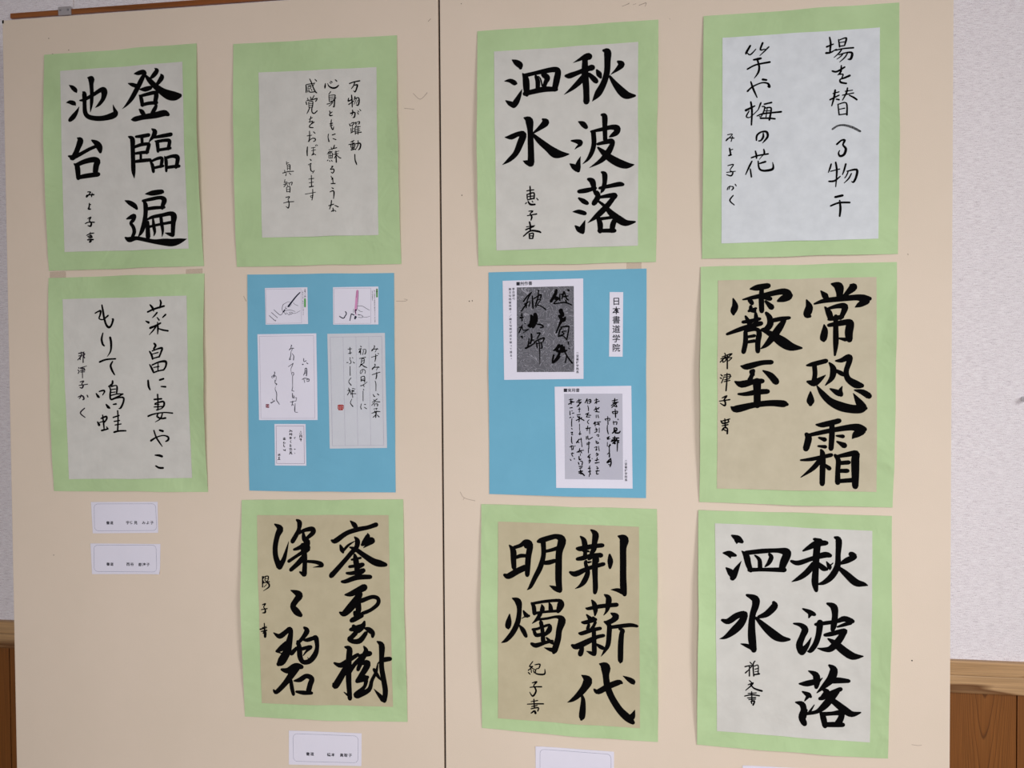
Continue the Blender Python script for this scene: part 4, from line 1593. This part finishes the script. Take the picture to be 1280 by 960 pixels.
def cathedral(name, dark, light, x0, w):
    m, nt, b = mat(name, light, .38, .4)
    g = node(nt, 'ShaderNodeNewGeometry'); sp = node(nt, 'ShaderNodeSeparateXYZ'); nt.links.new(g.outputs['Position'], sp.inputs[0])
    def mth(op, a, c=None):
        n = node(nt, 'ShaderNodeMath', operation=op)
        for i, s in enumerate((a, c)):
            if s is None: continue
            if isinstance(s, (int, float)): n.inputs[i].default_value = s
            else: nt.links.new(s, n.inputs[i])
        return n.outputs[0]
    t = mth('DIVIDE', mth('SUBTRACT', sp.outputs[0], x0), w); idx = mth('FLOOR', t); loc = mth('SUBTRACT', mth('FRACT', t), .60)
    vn = coords(nt, (1, 1, .25)); nz = noise(nt, vn, 22, 2)
    lx = mth('ADD', mth('MULTIPLY', loc, w), mth('MULTIPLY', mth('SUBTRACT', nz, .5), .012))
    f = mth('SUBTRACT', mth('MULTIPLY', mth('MULTIPLY', lx, lx), 330), sp.outputs[2])
    f = mth('ADD', mth('MULTIPLY', f, 14.5), mth('MULTIPLY', idx, .37))
    fr = mth('FRACT', mth('ADD', f, .28))
    c1 = ramp(nt, fr, [(0, light), (.80, mixcol(light, -6)), (.93, dark), (1, light)])
    v2 = coords(nt, (1, 1, .02))
    c2 = ramp(nt, noise(nt, v2, 420, 3), [(.3, (222, 222, 222)), (.7, (255, 255, 255))])
    mx = node(nt, 'ShaderNodeMix', data_type='RGBA', blend_type='MULTIPLY'); mx.inputs[0].default_value = 1
    nt.links.new(c1, mx.inputs[6]); nt.links.new(c2, mx.inputs[7]); nt.links.new(mx.outputs[2], b.inputs['Base Color'])
    return m
M['wainscot'] = cathedral('varnished_cedar', (98, 56, 20), (140, 86, 38), 1.7469, .1225)
M['rail'] = wood('worn_pine_rail', (118, 76, 40), (200, 160, 116), 'x', 6, .4)
M['picture_rail'] = wood('brown_picture_rail', (132, 76, 32), (164, 98, 48), 'x', 4)
M['gap'], _, _ = mat('dark_joint', (50, 22, 8), .9, .1)
M['metal'], _, b = mat('dull_zinc', (182, 176, 178), .5, .5); b.inputs['Metallic'].default_value = .35
M['floor'] = wood('floor_planks', (120, 84, 50), (168, 128, 88), 'x', 6)
M['steel'], _, b = mat('steel', (190, 190, 195), .3, .5); b.inputs['Metallic'].default_value = 1
M['clear'], _, b = mat('clear_plastic', (235, 235, 240), .15, .5); b.inputs['Transmission Weight'].default_value = .15
M['tape'], nt, b = mat('frosted_tape', (196, 178, 158), .5, .3); b.inputs['Alpha'].default_value = .15

# ------------------------------------------------------------ helpers
def mesh_obj(name, verts, faces, m, parent=None, smooth=False):
    me = bpy.data.meshes.new(name); me.from_pydata(verts, [], faces); me.update()
    me.materials.append(M[m] if isinstance(m, str) else m)
    if smooth:
        for p in me.polygons: p.use_smooth = True
    o = bpy.data.objects.new(name, me); COL.objects.link(o)
    if parent: o.parent = parent; o.matrix_parent_inverse = parent.matrix_world.inverted()
    return o
def empty(name, loc):
    o = bpy.data.objects.new(name, None); o.empty_display_size = .05; COL.objects.link(o)
    o.location = loc; o.matrix_world = Matrix.Translation(loc); return o
def tag(o, label, cat, group=None):
    o['label'] = label; o['category'] = cat
    if group: o['group'] = group
    return o
def box(name, x0, x1, y0, y1, z0, z1, m, parent=None, bev=0):
    bm = bmesh.new(); bmesh.ops.create_cube(bm, size=1)
    for v in bm.verts:
        v.co = Vector((x0 + (v.co.x + .5) * (x1 - x0), y0 + (v.co.y + .5) * (y1 - y0), z0 + (v.co.z + .5) * (z1 - z0)))
    if bev: bmesh.ops.bevel(bm, geom=bm.edges[:], offset=bev, segments=2, affect='EDGES', profile=.7)
    me = bpy.data.meshes.new(name); bm.to_mesh(me); bm.free(); me.materials.append(M[m] if isinstance(m, str) else m)
    o = bpy.data.objects.new(name, me); COL.objects.link(o)
    if parent: o.parent = parent; o.matrix_parent_inverse = parent.matrix_world.inverted()
    return o
S = 1e-4
def bil(q, u, v):
    x = (q[0][0] * (1 - u) + q[1][0] * u) * (1 - v) + (q[3][0] * (1 - u) + q[2][0] * u) * v
    z = (q[0][1] * (1 - u) + q[1][1] * u) * (1 - v) + (q[3][1] * (1 - u) + q[2][1] * u) * v
    return x * S, z * S
def sheet(name, q, m, parent, hfun, nx=28, ny=36, th=.00025, wob=0.):
    """a sheet of paper of real thickness; q = corner points TL TR BR BL, hfun(x, z) = distance in front of the board"""
    vs = []; fs = []
    ph = random.random() * 6
    for back in (0, 1):
        for j in range(ny + 1):
            for i in range(nx + 1):
                u, v = i / nx, j / ny
                x, z = bil(q, u, v)
                if wob:
                    x += wob * (math.sin(9 * v + ph) + .5 * math.sin(23 * v + ph)) * (1 if i in (0, nx) else 0) * math.sin(math.pi * v)
                    z += wob * (math.sin(8 * u + ph) + .5 * math.sin(19 * u + ph)) * (1 if j in (0, ny) else 0) * math.sin(math.pi * u)
                vs.append((x, -hfun(x, z, u, v) + back * th, z))
    n = (nx + 1) * (ny + 1); w = nx + 1
    for j in range(ny):
        for i in range(nx):
            a = j * w + i
            fs.append((a, a + w, a + w + 1, a + 1)); fs.append((n + a, n + a + 1, n + a + w + 1, n + a + w))
    m2 = 2 * n; vs += list(vs)          # the cut edge has vertices of its own so that it shades crisply
    nf = len(fs)
    for i in range(nx):
        fs.append((i, i + 1, n + i + 1, n + i)); a = ny * w + i; fs.append((a + 1, a, n + a, n + a + 1))
    for j in range(ny):
        a = j * w; fs.append((a + w, a, n + a, n + a + w)); a = j * w + nx; fs.append((a, a + w, n + a + w, n + a))
    fs = fs[:nf] + [tuple(i + m2 for i in f) for f in fs[nf:]]
    return mesh_obj(name, vs, fs, m, parent, True)

def cr(p0, p1, p2, p3, t):
    return [.5 * (2 * b + (c - a) * t + (2 * a - 5 * b + 4 * c - d) * t * t + (3 * b - a - 3 * c + d) * t ** 3) for a, b, c, d in zip(p0, p1, p2, p3)]
def strokes_mesh(name, strokes, hfun, m, parent=None, wmul=1., sub=4):
    """brush strokes as flat ribbons of varying width that follow the paper"""
    vs = []; fs = []
    zoff = [0.]
    def add(x, z): vs.append((x * S, -hfun(x * S, z * S) - zoff[0], z * S)); return len(vs) - 1
    for k, st in enumerate(strokes):
        zoff[0] = (k % 12) * 4e-6
        P = [(a, b, max(w * wmul, 1.5)) for a, b, w in st]
        if len(P) == 1: P = P * 2
        # extend the lists for the spline
        E = [P[0]] + P + [P[-1]]
        pts = []
        for i in range(len(P) - 1):
            d = math.hypot(P[i + 1][0] - P[i][0], P[i + 1][1] - P[i][1])
            n = sub if d > 25 else 2
            for t in range(n): pts.append(cr(*E[i:i + 4], t / n))
        pts.append(list(P[-1]))
        prev = None
        for i, (x, z, w) in enumerate(pts):
            a = pts[max(0, i - 1)]; b = pts[min(len(pts) - 1, i + 1)]
            dx, dz = b[0] - a[0], b[1] - a[1]; L = math.hypot(dx, dz) or 1
            nx_, nz_ = -dz / L, dx / L; h = max(w, 1) / 2
            cur = (add(x + nx_ * h, z + nz_ * h), add(x - nx_ * h, z - nz_ * h))
            if prev: fs.append((prev[0], prev[1], cur[1], cur[0]))
            prev = cur
        for i, (x, z, w) in enumerate(P):
            if w < 3.5: continue
            r = w / 2 * (.97 if 0 < i < len(P) - 1 else .9); nseg = 12 if w > 25 else 8
            ring = [add(x + r * math.cos(2 * math.pi * t / nseg), z + r * math.sin(2 * math.pi * t / nseg)) for t in range(nseg)]
            fs.append(tuple(ring))
    # face the room (towards -y)
    out = []
    for f in fs:
        A = 0
        for i in range(len(f)):
            x0, _, z0 = vs[f[i]]; x1, _, z1 = vs[f[(i + 1) % len(f)]]; A += x0 * z1 - x1 * z0
        out.append(f if A > 0 else tuple(reversed(f)))
    return mesh_obj(name, vs, out, m, parent)
def frame_line(name, q, w, hfun, m, parent):
    st = []
    for i in range(4):
        a, b = q[i], q[(i + 1) % 4]
        st.append([(a[0] + (b[0] - a[0]) * t / 6, a[1] + (b[1] - a[1]) * t / 6, w) for t in range(7)])
    return strokes_mesh(name, st, hfun, m, parent, 1, 1)
# printed characters from the built-in font
_gl = {}
def glyph(ch, bold):
    if (ch, bold) not in _gl:
        cu = bpy.data.curves.new('glyph', 'FONT'); cu.body = ch; cu.offset = bold; cu.resolution_u = 3
        o = bpy.data.objects.new('glyph', cu); COL.objects.link(o)
        dg = bpy.context.evaluated_depsgraph_get(); dg.update()
        me = o.evaluated_get(dg).to_mesh()
        _gl[(ch, bold)] = ([tuple(v.co)[:2] for v in me.vertices], [tuple(p.vertices) for p in me.polygons])
        o.evaluated_get(dg).to_mesh_clear(); bpy.data.objects.remove(o); bpy.data.curves.remove(cu)
    return _gl[(ch, bold)]
def text_mesh(name, s, pos, sx, sz, hfun, m, parent, bold=0., vertical=False):
    vs = []; fs = []
    for ch, (X, Z) in zip(s, pos):
        if ch in '　 ': continue
        if ch in '●■':
            k = .42 if ch == '■' else .3
            n = 4 if ch == '■' else 10; base = len(vs)
            for t in range(n):
                a = 2 * math.pi * (t + (.5 if n == 4 else 0)) / n; rr = k * (1.414 if n == 4 else 1)
                x = X + math.cos(a) * rr * sx; z = Z + math.sin(a) * rr * sz
                vs.append((x * S, -hfun(x * S, z * S), z * S))
            fs.append(tuple(range(base, base + n))); continue
        gv, gf = glyph(ch, bold); base = len(vs)
        off = (.5, .38)
        if vertical and ch in '。、': off = (.1, -.02)
        for gx, gy in gv:
            x = X + (gx - off[0]) * sx; z = Z + (gy - off[1]) * sz
            vs.append((x * S, -hfun(x * S, z * S), z * S))
        for f in gf: fs.append(tuple(base + i for i in f))
    return mesh_obj(name, vs, fs, m, parent)
def quad_h(e): return lambda x, z, u=0, v=0: e

# ------------------------------------------------------------ the setting
WY = .10                                  # wall plane behind the free-standing boards
wall = box('wall_back', -3.0, 5.0, WY, WY + .12, .6405, 2.6, 'wallpaper'); wall['kind'] = 'structure'
lower = box('wall_back', -3.0, 5.0, WY + .012, WY + .12, 0, .6395, 'gap'); lower['kind'] = 'structure'
lower.name = 'wall_back_lower'
gx = 1.7469; bw = .1225
k0 = int((gx + 3.0) / bw)
for i in range(-k0, int((5.0 - gx) / bw)):
    a = gx + i * bw
    o = box('board', a + .0009, a + bw - .0009, WY, WY + .012, .09, .6395, 'wainscot', lower, .0009)
rail = box('trim_1', -3.0, 5.0, WY - .009, WY + .02, .6556, .6799, 'rail', None, .003); rail['kind'] = 'structure'
rail2 = box('trim_2', -3.0, 5.0, WY - .0075, WY + .02, .6259, .6553, 'rail', None, .002); rail2['kind'] = 'structure'
bb = box('baseboard_back', -3.0, 5.0, WY - .012, WY + .01, 0, .09, 'rail', None, .003); bb['kind'] = 'structure'
pr = box('trim_3', -.0574, 5.0, WY - .006, WY, 1.8425, 1.852, 'picture_rail', None, .001); pr['kind'] = 'structure'
jp = box('joint_plate', .0455, .0714, WY - .009, WY - .006, 1.8405, 1.8562, 'metal', pr, .0008)
for (sx_, sz_) in ((.0505, 1.8495), (.0665, 1.8495)):
    sc_ = box('screw', sx_ - .0016, sx_ + .0016, WY - .0102, WY - .009, sz_ - .0016, sz_ + .0016, 'steel', pr, .0005)
seamp = box('wallpaper_seam', .0715, .0721, WY - .0004, WY + .001, 1.8575, 2.6, 'scuff', wall)
fl = box('floor', -3.0, 5.0, -5.2, WY, -.05, 0, 'floor'); fl['kind'] = 'structure'
ce = box('ceiling', -3.0, 5.0, -5.2, WY, 2.6, 2.66, 'wallpaper'); ce['kind'] = 'structure'

# clear push pin in the wallpaper, right of the boards
def lathe(name, prof, c, ax, m, parent=None, n=14):
    vs = []; fs = []
    ax = Vector(ax).normalized(); q = Vector((0, 0, 1)).rotation_difference(ax)
    for r, h in prof:
        for i in range(n):
            a = 2 * math.pi * i / n; p = q @ Vector((r * math.cos(a), r * math.sin(a), h)); vs.append(tuple(Vector(c) + p))
    for j in range(len(prof) - 1):
        for i in range(n):
            a = j * n + i; b = j * n + (i + 1) % n; fs.append((a, b, b + n, a + n))
    fs.append(tuple(range(n))[::-1]); fs.append(tuple(range((len(prof) - 1) * n, len(prof) * n)))
    return mesh_obj(name, vs, fs, m, parent, True)
pin = empty('push_pin', (1.7530, WY, 1.1117))
tag(pin, 'clear plastic push pin stuck in the wallpaper right of the boards', 'push pin')
lathe('handle', [(.0045, .002), (.0045, .0035), (.0026, .005), (.0024, .011), (.004, .0125), (.004, .0145)], (1.7530, WY, 1.1117), (.15, -1, .1), 'clear', pin)
lathe('needle', [(.0006, -.006), (.0006, .003)], (1.7530, WY, 1.1117), (.15, -1, .1), 'steel', pin, 8)

# ------------------------------------------------------------ the two display boards
def panel(x0, x1, label):
    t = empty('display_board', ((x0 + x1) / 2, .015, 0)); tag(t, label, 'display board', 'free-standing display boards')
    t['group'] = 'free-standing display boards'
    box('board_face', x0, x1, 0, .028, .12, 1.7985, 'board', t, .0014)
    for xx in (x0 + .12, x1 - .18):
        box('foot', xx, xx + .06, -.16, .19 - .11, 0, .03, 'metal', t, .004)
        box('leg', xx + .015, xx + .045, .004, .024, .03, .14, 'metal', t, .002)
    return t
PL = panel(.0005, .8035, 'left cream cloth-covered display board carrying five sheets and three name cards')
PR = panel(.8067, 1.6105, 'right cream cloth-covered display board carrying six sheets and two name cards')
box('gap_shade_strip', .8037, .8063, .008, .033, .12, 1.7975, 'gap_shade_and_cap', PL)  # added strip; its near-black colour stands in for shade in the gap
box('corner_cap', .0004, .0034, -.0006, .02, 1.7930, 1.7988, 'gap_shade_and_cap', PL, .0006)

# ------------------------------------------------------------ ink
INKD = {}
for ln in INK.strip().splitlines():
    if ln[0] == '=':
        sh, nm = ln[1:].split(); cur = []; INKD.setdefault(sh, []).append((nm, cur))
    else:
        cur.append([tuple(int(v) for v in t.split(',')) for t in ln.split()])
def on(k, extra): return lambda x, z, u=0, v=0: lift(k, x, z) + extra
for nm, st in INKD['-']:
    side = PL if sum(p[0] for s in st for p in s) / sum(len(s) for s in st) < 8050 else PR
    small = all(abs(s[0][0] - s[-1][0]) < 12 for s in st)
    for s1 in st:
        small = math.hypot(s1[0][0] - s1[-1][0], s1[0][1] - s1[-1][1]) < 12
        strokes_mesh('pinhole' if small else 'scuff_mark', [s1], quad_h(.0002), 'pinhole' if small else 'scuff', side)

# ------------------------------------------------------------ green-mounted calligraphy
WORKS = [
 ('A', 'hanshi_grey', 'five large upright characters on white paper with green mount, top left of all'),
 ('B', 'hanshi_grey', 'haiku in thin brush writing on white paper, green mount, above two name cards'),
 ('C', 'hanshi_grey', 'small neat writing on a smaller white sheet in a wide green mount'),
 ('E', 'hanshi_tan', 'bold cursive characters on tan paper, green mount, below the left blue sheet'),
 ('F', 'hanshi_grey', 'five bold characters on white paper, green mount, above the right blue sheet'),
 ('H', 'hanshi_tan', 'bold upright characters on tan paper, green mount, below the right blue sheet'),
 ('I', 'hanshi_white', 'haiku in widely spaced columns on bluish white paper, green mount, top right of all'),
 ('J', 'hanshi_beige', 'bold characters on beige paper, green mount, middle of the right-hand column'),
 ('K', 'hanshi_grey', 'five bold characters on crinkled white paper, green mount, bottom right of all'),
]
for k, pm, label in WORKS:
    x0, x1, z0, z1 = RECT[k]
    t = empty('calligraphy_work', ((x0 + x1) / 2, 0, z0)); tag(t, label, 'calligraphy', 'green-mounted calligraphy works')
    sheet('mount', QUADS[k], 'green', t, on(k, 0), 90, 110, .0003, .0006)
    pq = QUADS[k + 'p']
    zs = [p[1] * S for p in pq]; xs = [p[0] * S for p in pq]
    def ph(x, z, u=0, v=0, k=k, zt=(zs[0] + zs[1]) / 2, zb=(zs[2] + zs[3]) / 2, xl=min(xs), xr=max(xs)):
        v = min(1, max(0, (zt - z) / (zt - zb))); u = min(1, max(0, (x - xl) / (xr - xl)))
        # the paper is pasted down at its corners and stands a little proud along its lower edge
        return lift(k, x, z) + .0006 + .0014 * math.exp(-(1 - v) / .05) * math.sin(math.pi * u) ** 2 * (.6 + .4 * math.sin(7 * u + ord(k)))
    pp = sheet('writing_paper', pq, pm, t, ph, 60, 80, .0001, .0004)
    for nm, st in INKD.get(k, []):
        m = 'ink'
        if k == 'I' and nm == 'i4': m = 'ink_dry'
        if k == 'B' and nm.startswith('bs'): m = 'ink_purple'
        strokes_mesh('brush_character', st, (lambda x, z, ph=ph: ph(x, z) + .0003), m, pp, 1.11 if max(w for s in st for _, _, w in s) > 35 else 1.18)

# ------------------------------------------------------------ blue sheets with pasted examples
BLUE = {'D': 'blue sheet with five pasted examples and two pen drawings, on the left board',
        'G': 'blue sheet with two prints and a narrow white title strip, on the right board'}
NAMES = {'D1': ('pasted_card', 'card with a drawing of a hand writing with a dark brush pen', 'copy'),
         'D2': ('pasted_card', 'card with a drawing of a hand holding a pink pen', 'copy'),
         'D3': ('pasted_card', 'white card with very thin running script and a small seal', 'copy'),
         'D4': ('pasted_card', 'grey ruled letter paper with three columns and a red seal', 'letter'),
         'D5': ('pasted_card', 'small framed printed card', 'copy'),
         'G1': ('pasted_card', 'white print with a dark patterned picture', 'copy'),
         'G2': ('pasted_card', 'white print with a light grey letter picture', 'copy'),
         'G3': ('title_strip', 'narrow white strip with the title', 'copy')}
for k in 'DG':
    x0, x1, z0, z1 = RECT[k]
    t = empty('blue_example_sheet', ((x0 + x1) / 2, 0, z0)); tag(t, BLUE[k], 'poster', 'blue example sheets')
    sheet('backing_paper', QUADS[k], 'blue', t, on(k, 0), 24, 32, .0003, .0003)
    for kk in [c for c in NAMES if c[0] == k]:
        nm, lb, mm_ = NAMES[kk]
        c = sheet(nm, QUADS[kk], mm_, t, on(k, .0006), 14, 18, .0001)
        c['label'] = lb
        e = .0009
        if kk in FRAMES:
            frame_line('printed_frame', FRAMES[kk], 5 if kk == 'D5' else 4, on(k, e), 'line_dark' if kk == 'D5' else 'line', c)
        if kk == 'D4':
            q = FRAMES[kk]
            st = []
            for f in (.25, .5, .75):
                a = [q[0][i] * (1 - f) + q[1][i] * f for i in (0, 1)]; b2 = [q[3][i] * (1 - f) + q[2][i] * f for i in (0, 1)]
                st.append([(a[0] + (b2[0] - a[0]) * s / 8, a[1] + (b2[1] - a[1]) * s / 8, 3) for s in range(9)])
            strokes_mesh('ruled_line', st, on(k, e), 'line', c, 1, 1)
        if kk in ('G1', 'G2'):
            pc = sheet('printed_picture', QUADS[kk + 'p'], 'swirl' if kk == 'G1' else 'photo_grey', c, on(k, .0008), 10, 14, .00005)
            e = .0011
        for nm2, st in INKD.get(kk, []):
            if nm2 == 'hand': strokes_mesh('drawn_hand', st, on(k, e), 'pencil', c, .8)
            elif nm2 == 'pen': strokes_mesh('drawn_pen', st, on(k, e + .00006), 'pen', c)
            elif nm2 == 'pinkpen': strokes_mesh('drawn_pen', st, on(k, e + .00003), 'pink', c)
            elif nm2 == 'penline': strokes_mesh('pen_outline', st, on(k, e + .00009), 'penline', c)
            elif nm2 == 'mark': strokes_mesh('drawn_stroke', st, on(k, e + .00012), 'pen', c)
            elif nm2 == 'seal': strokes_mesh('seal', st, on(k, e), 'seal' if kk == 'D4' else 'sealplum', c)
            elif nm2 == 'hilite': strokes_mesh('highlight', st, on(k, e - .00008), 'hilite', c)
            elif nm2 == 'seallight': strokes_mesh('seal_character', st, on(k, e + .00006), 'seal_light', c)
            else: strokes_mesh('handwritten_character', st, on(k, e), 'pencil' if kk == 'D3' else 'ink', c, 1.15 if kk[0] == 'D' else 1.25)
    for kk, s, pos, sx, sz in TEXTS:
        if kk[0] == k:
            c = [o for o in t.children if o.get('label') == NAMES[kk][1]][0]
            text_mesh('printed_text', s, pos, sx, sz, on(k, .0010), 'print', c, .012, abs(pos[-1][0] - pos[0][0]) < abs(pos[-1][1] - pos[0][1]))

# ------------------------------------------------------------ name cards
NL = ['white name card directly under the left-hand haiku, the upper of the two',
      'white name card with curled corner, the lower of the two at the left',
      'white name card under the cursive work on tan paper, left of the board joint',
      'white name card under the upright work on tan paper, cut off by the bottom edge',
      'white name card under the bottom right work, only its top edge in view']
CURL = [(.4, .3), (1.0, 5.5), (.8, .8), (1.5, .8), (.8, 1.0)]
for i, q in enumerate(NAMECARDS):
    ca, cb = CURL[i]
    def nh(x, z, u=0, v=0, ca=ca, cb=cb, i=i, xl=(q[0][0] + q[3][0]) / 2 * S, xr=(q[1][0] + q[2][0]) / 2 * S, zt=(q[0][1] + q[1][1]) / 2 * S, zb=(q[2][1] + q[3][1]) / 2 * S):
        u = min(1, max(0, (x - xl) / (xr - xl))); v = min(1, max(0, (zt - z) / (zt - zb)))
        return (.7 + ca * math.exp(-math.hypot(u, v) / .12) + cb * math.exp(-math.hypot(1 - u, 1 - v) / .09) + .15 * math.sin(7 * u + 3 * v + i)) * .001
    c = sheet('name_card', q, 'copy', None, nh, 24, 14, .0002)
    tag(c, NL[i], 'name card', 'white name cards')
    bq = BORDERS[i]; cs = []; n = 5
    R = 72
    ctr = [(bq[0][0] + R, bq[0][1] - R, 90), (bq[1][0] - R, bq[1][1] - R, 0), (bq[2][0] - R, bq[2][1] + R, -90), (bq[3][0] + R, bq[3][1] + R, -180)]
    pts = []
    for (cx, cz, a0) in ctr:
        for s in range(n + 1):
            a = math.radians(a0 + 90 - 90 * s / n) ; pts.append((cx + R * math.cos(a), cz + R * math.sin(a), 3.2))
    pts.append(pts[0])
    # split the long sides so the line follows the card
    full = []
    for a, b2 in zip(pts[:-1], pts[1:]):
        m_ = max(1, int(math.hypot(a[0] - b2[0], a[1] - b2[1]) / 80))
        for s in range(m_): full.append((a[0] + (b2[0] - a[0]) * s / m_, a[1] + (b2[1] - a[1]) * s / m_, 3.2))
    full.append(pts[0])
    strokes_mesh('printed_border', [full], (lambda x, z, nh=nh: nh(x, z) + .00015), 'line_blue', c, 1, 1)
    for kk, s, pos, sx, sz in TEXTS:
        if kk == 'N%d' % i: text_mesh('printed_text', s, pos, sx, sz, (lambda x, z, nh=nh: nh(x, z) + .00015), 'print', c, .02)

# ------------------------------------------------------------ bits of frosted tape left on the boards
for q, lb, w in ((TAPE1, 'strip of frosted tape above the top right corner of the left-hand haiku', 0), (TAPE2, 'strip of frosted tape at the top right corner of the right blue sheet', 0), (TAPE3, 'strip of frosted tape above the top left corner of the left-hand haiku', 0)):
    c = sheet('adhesive_tape', q, 'tape', None, quad_h(.0004), 3, 3, .0001); tag(c, lb, 'tape')
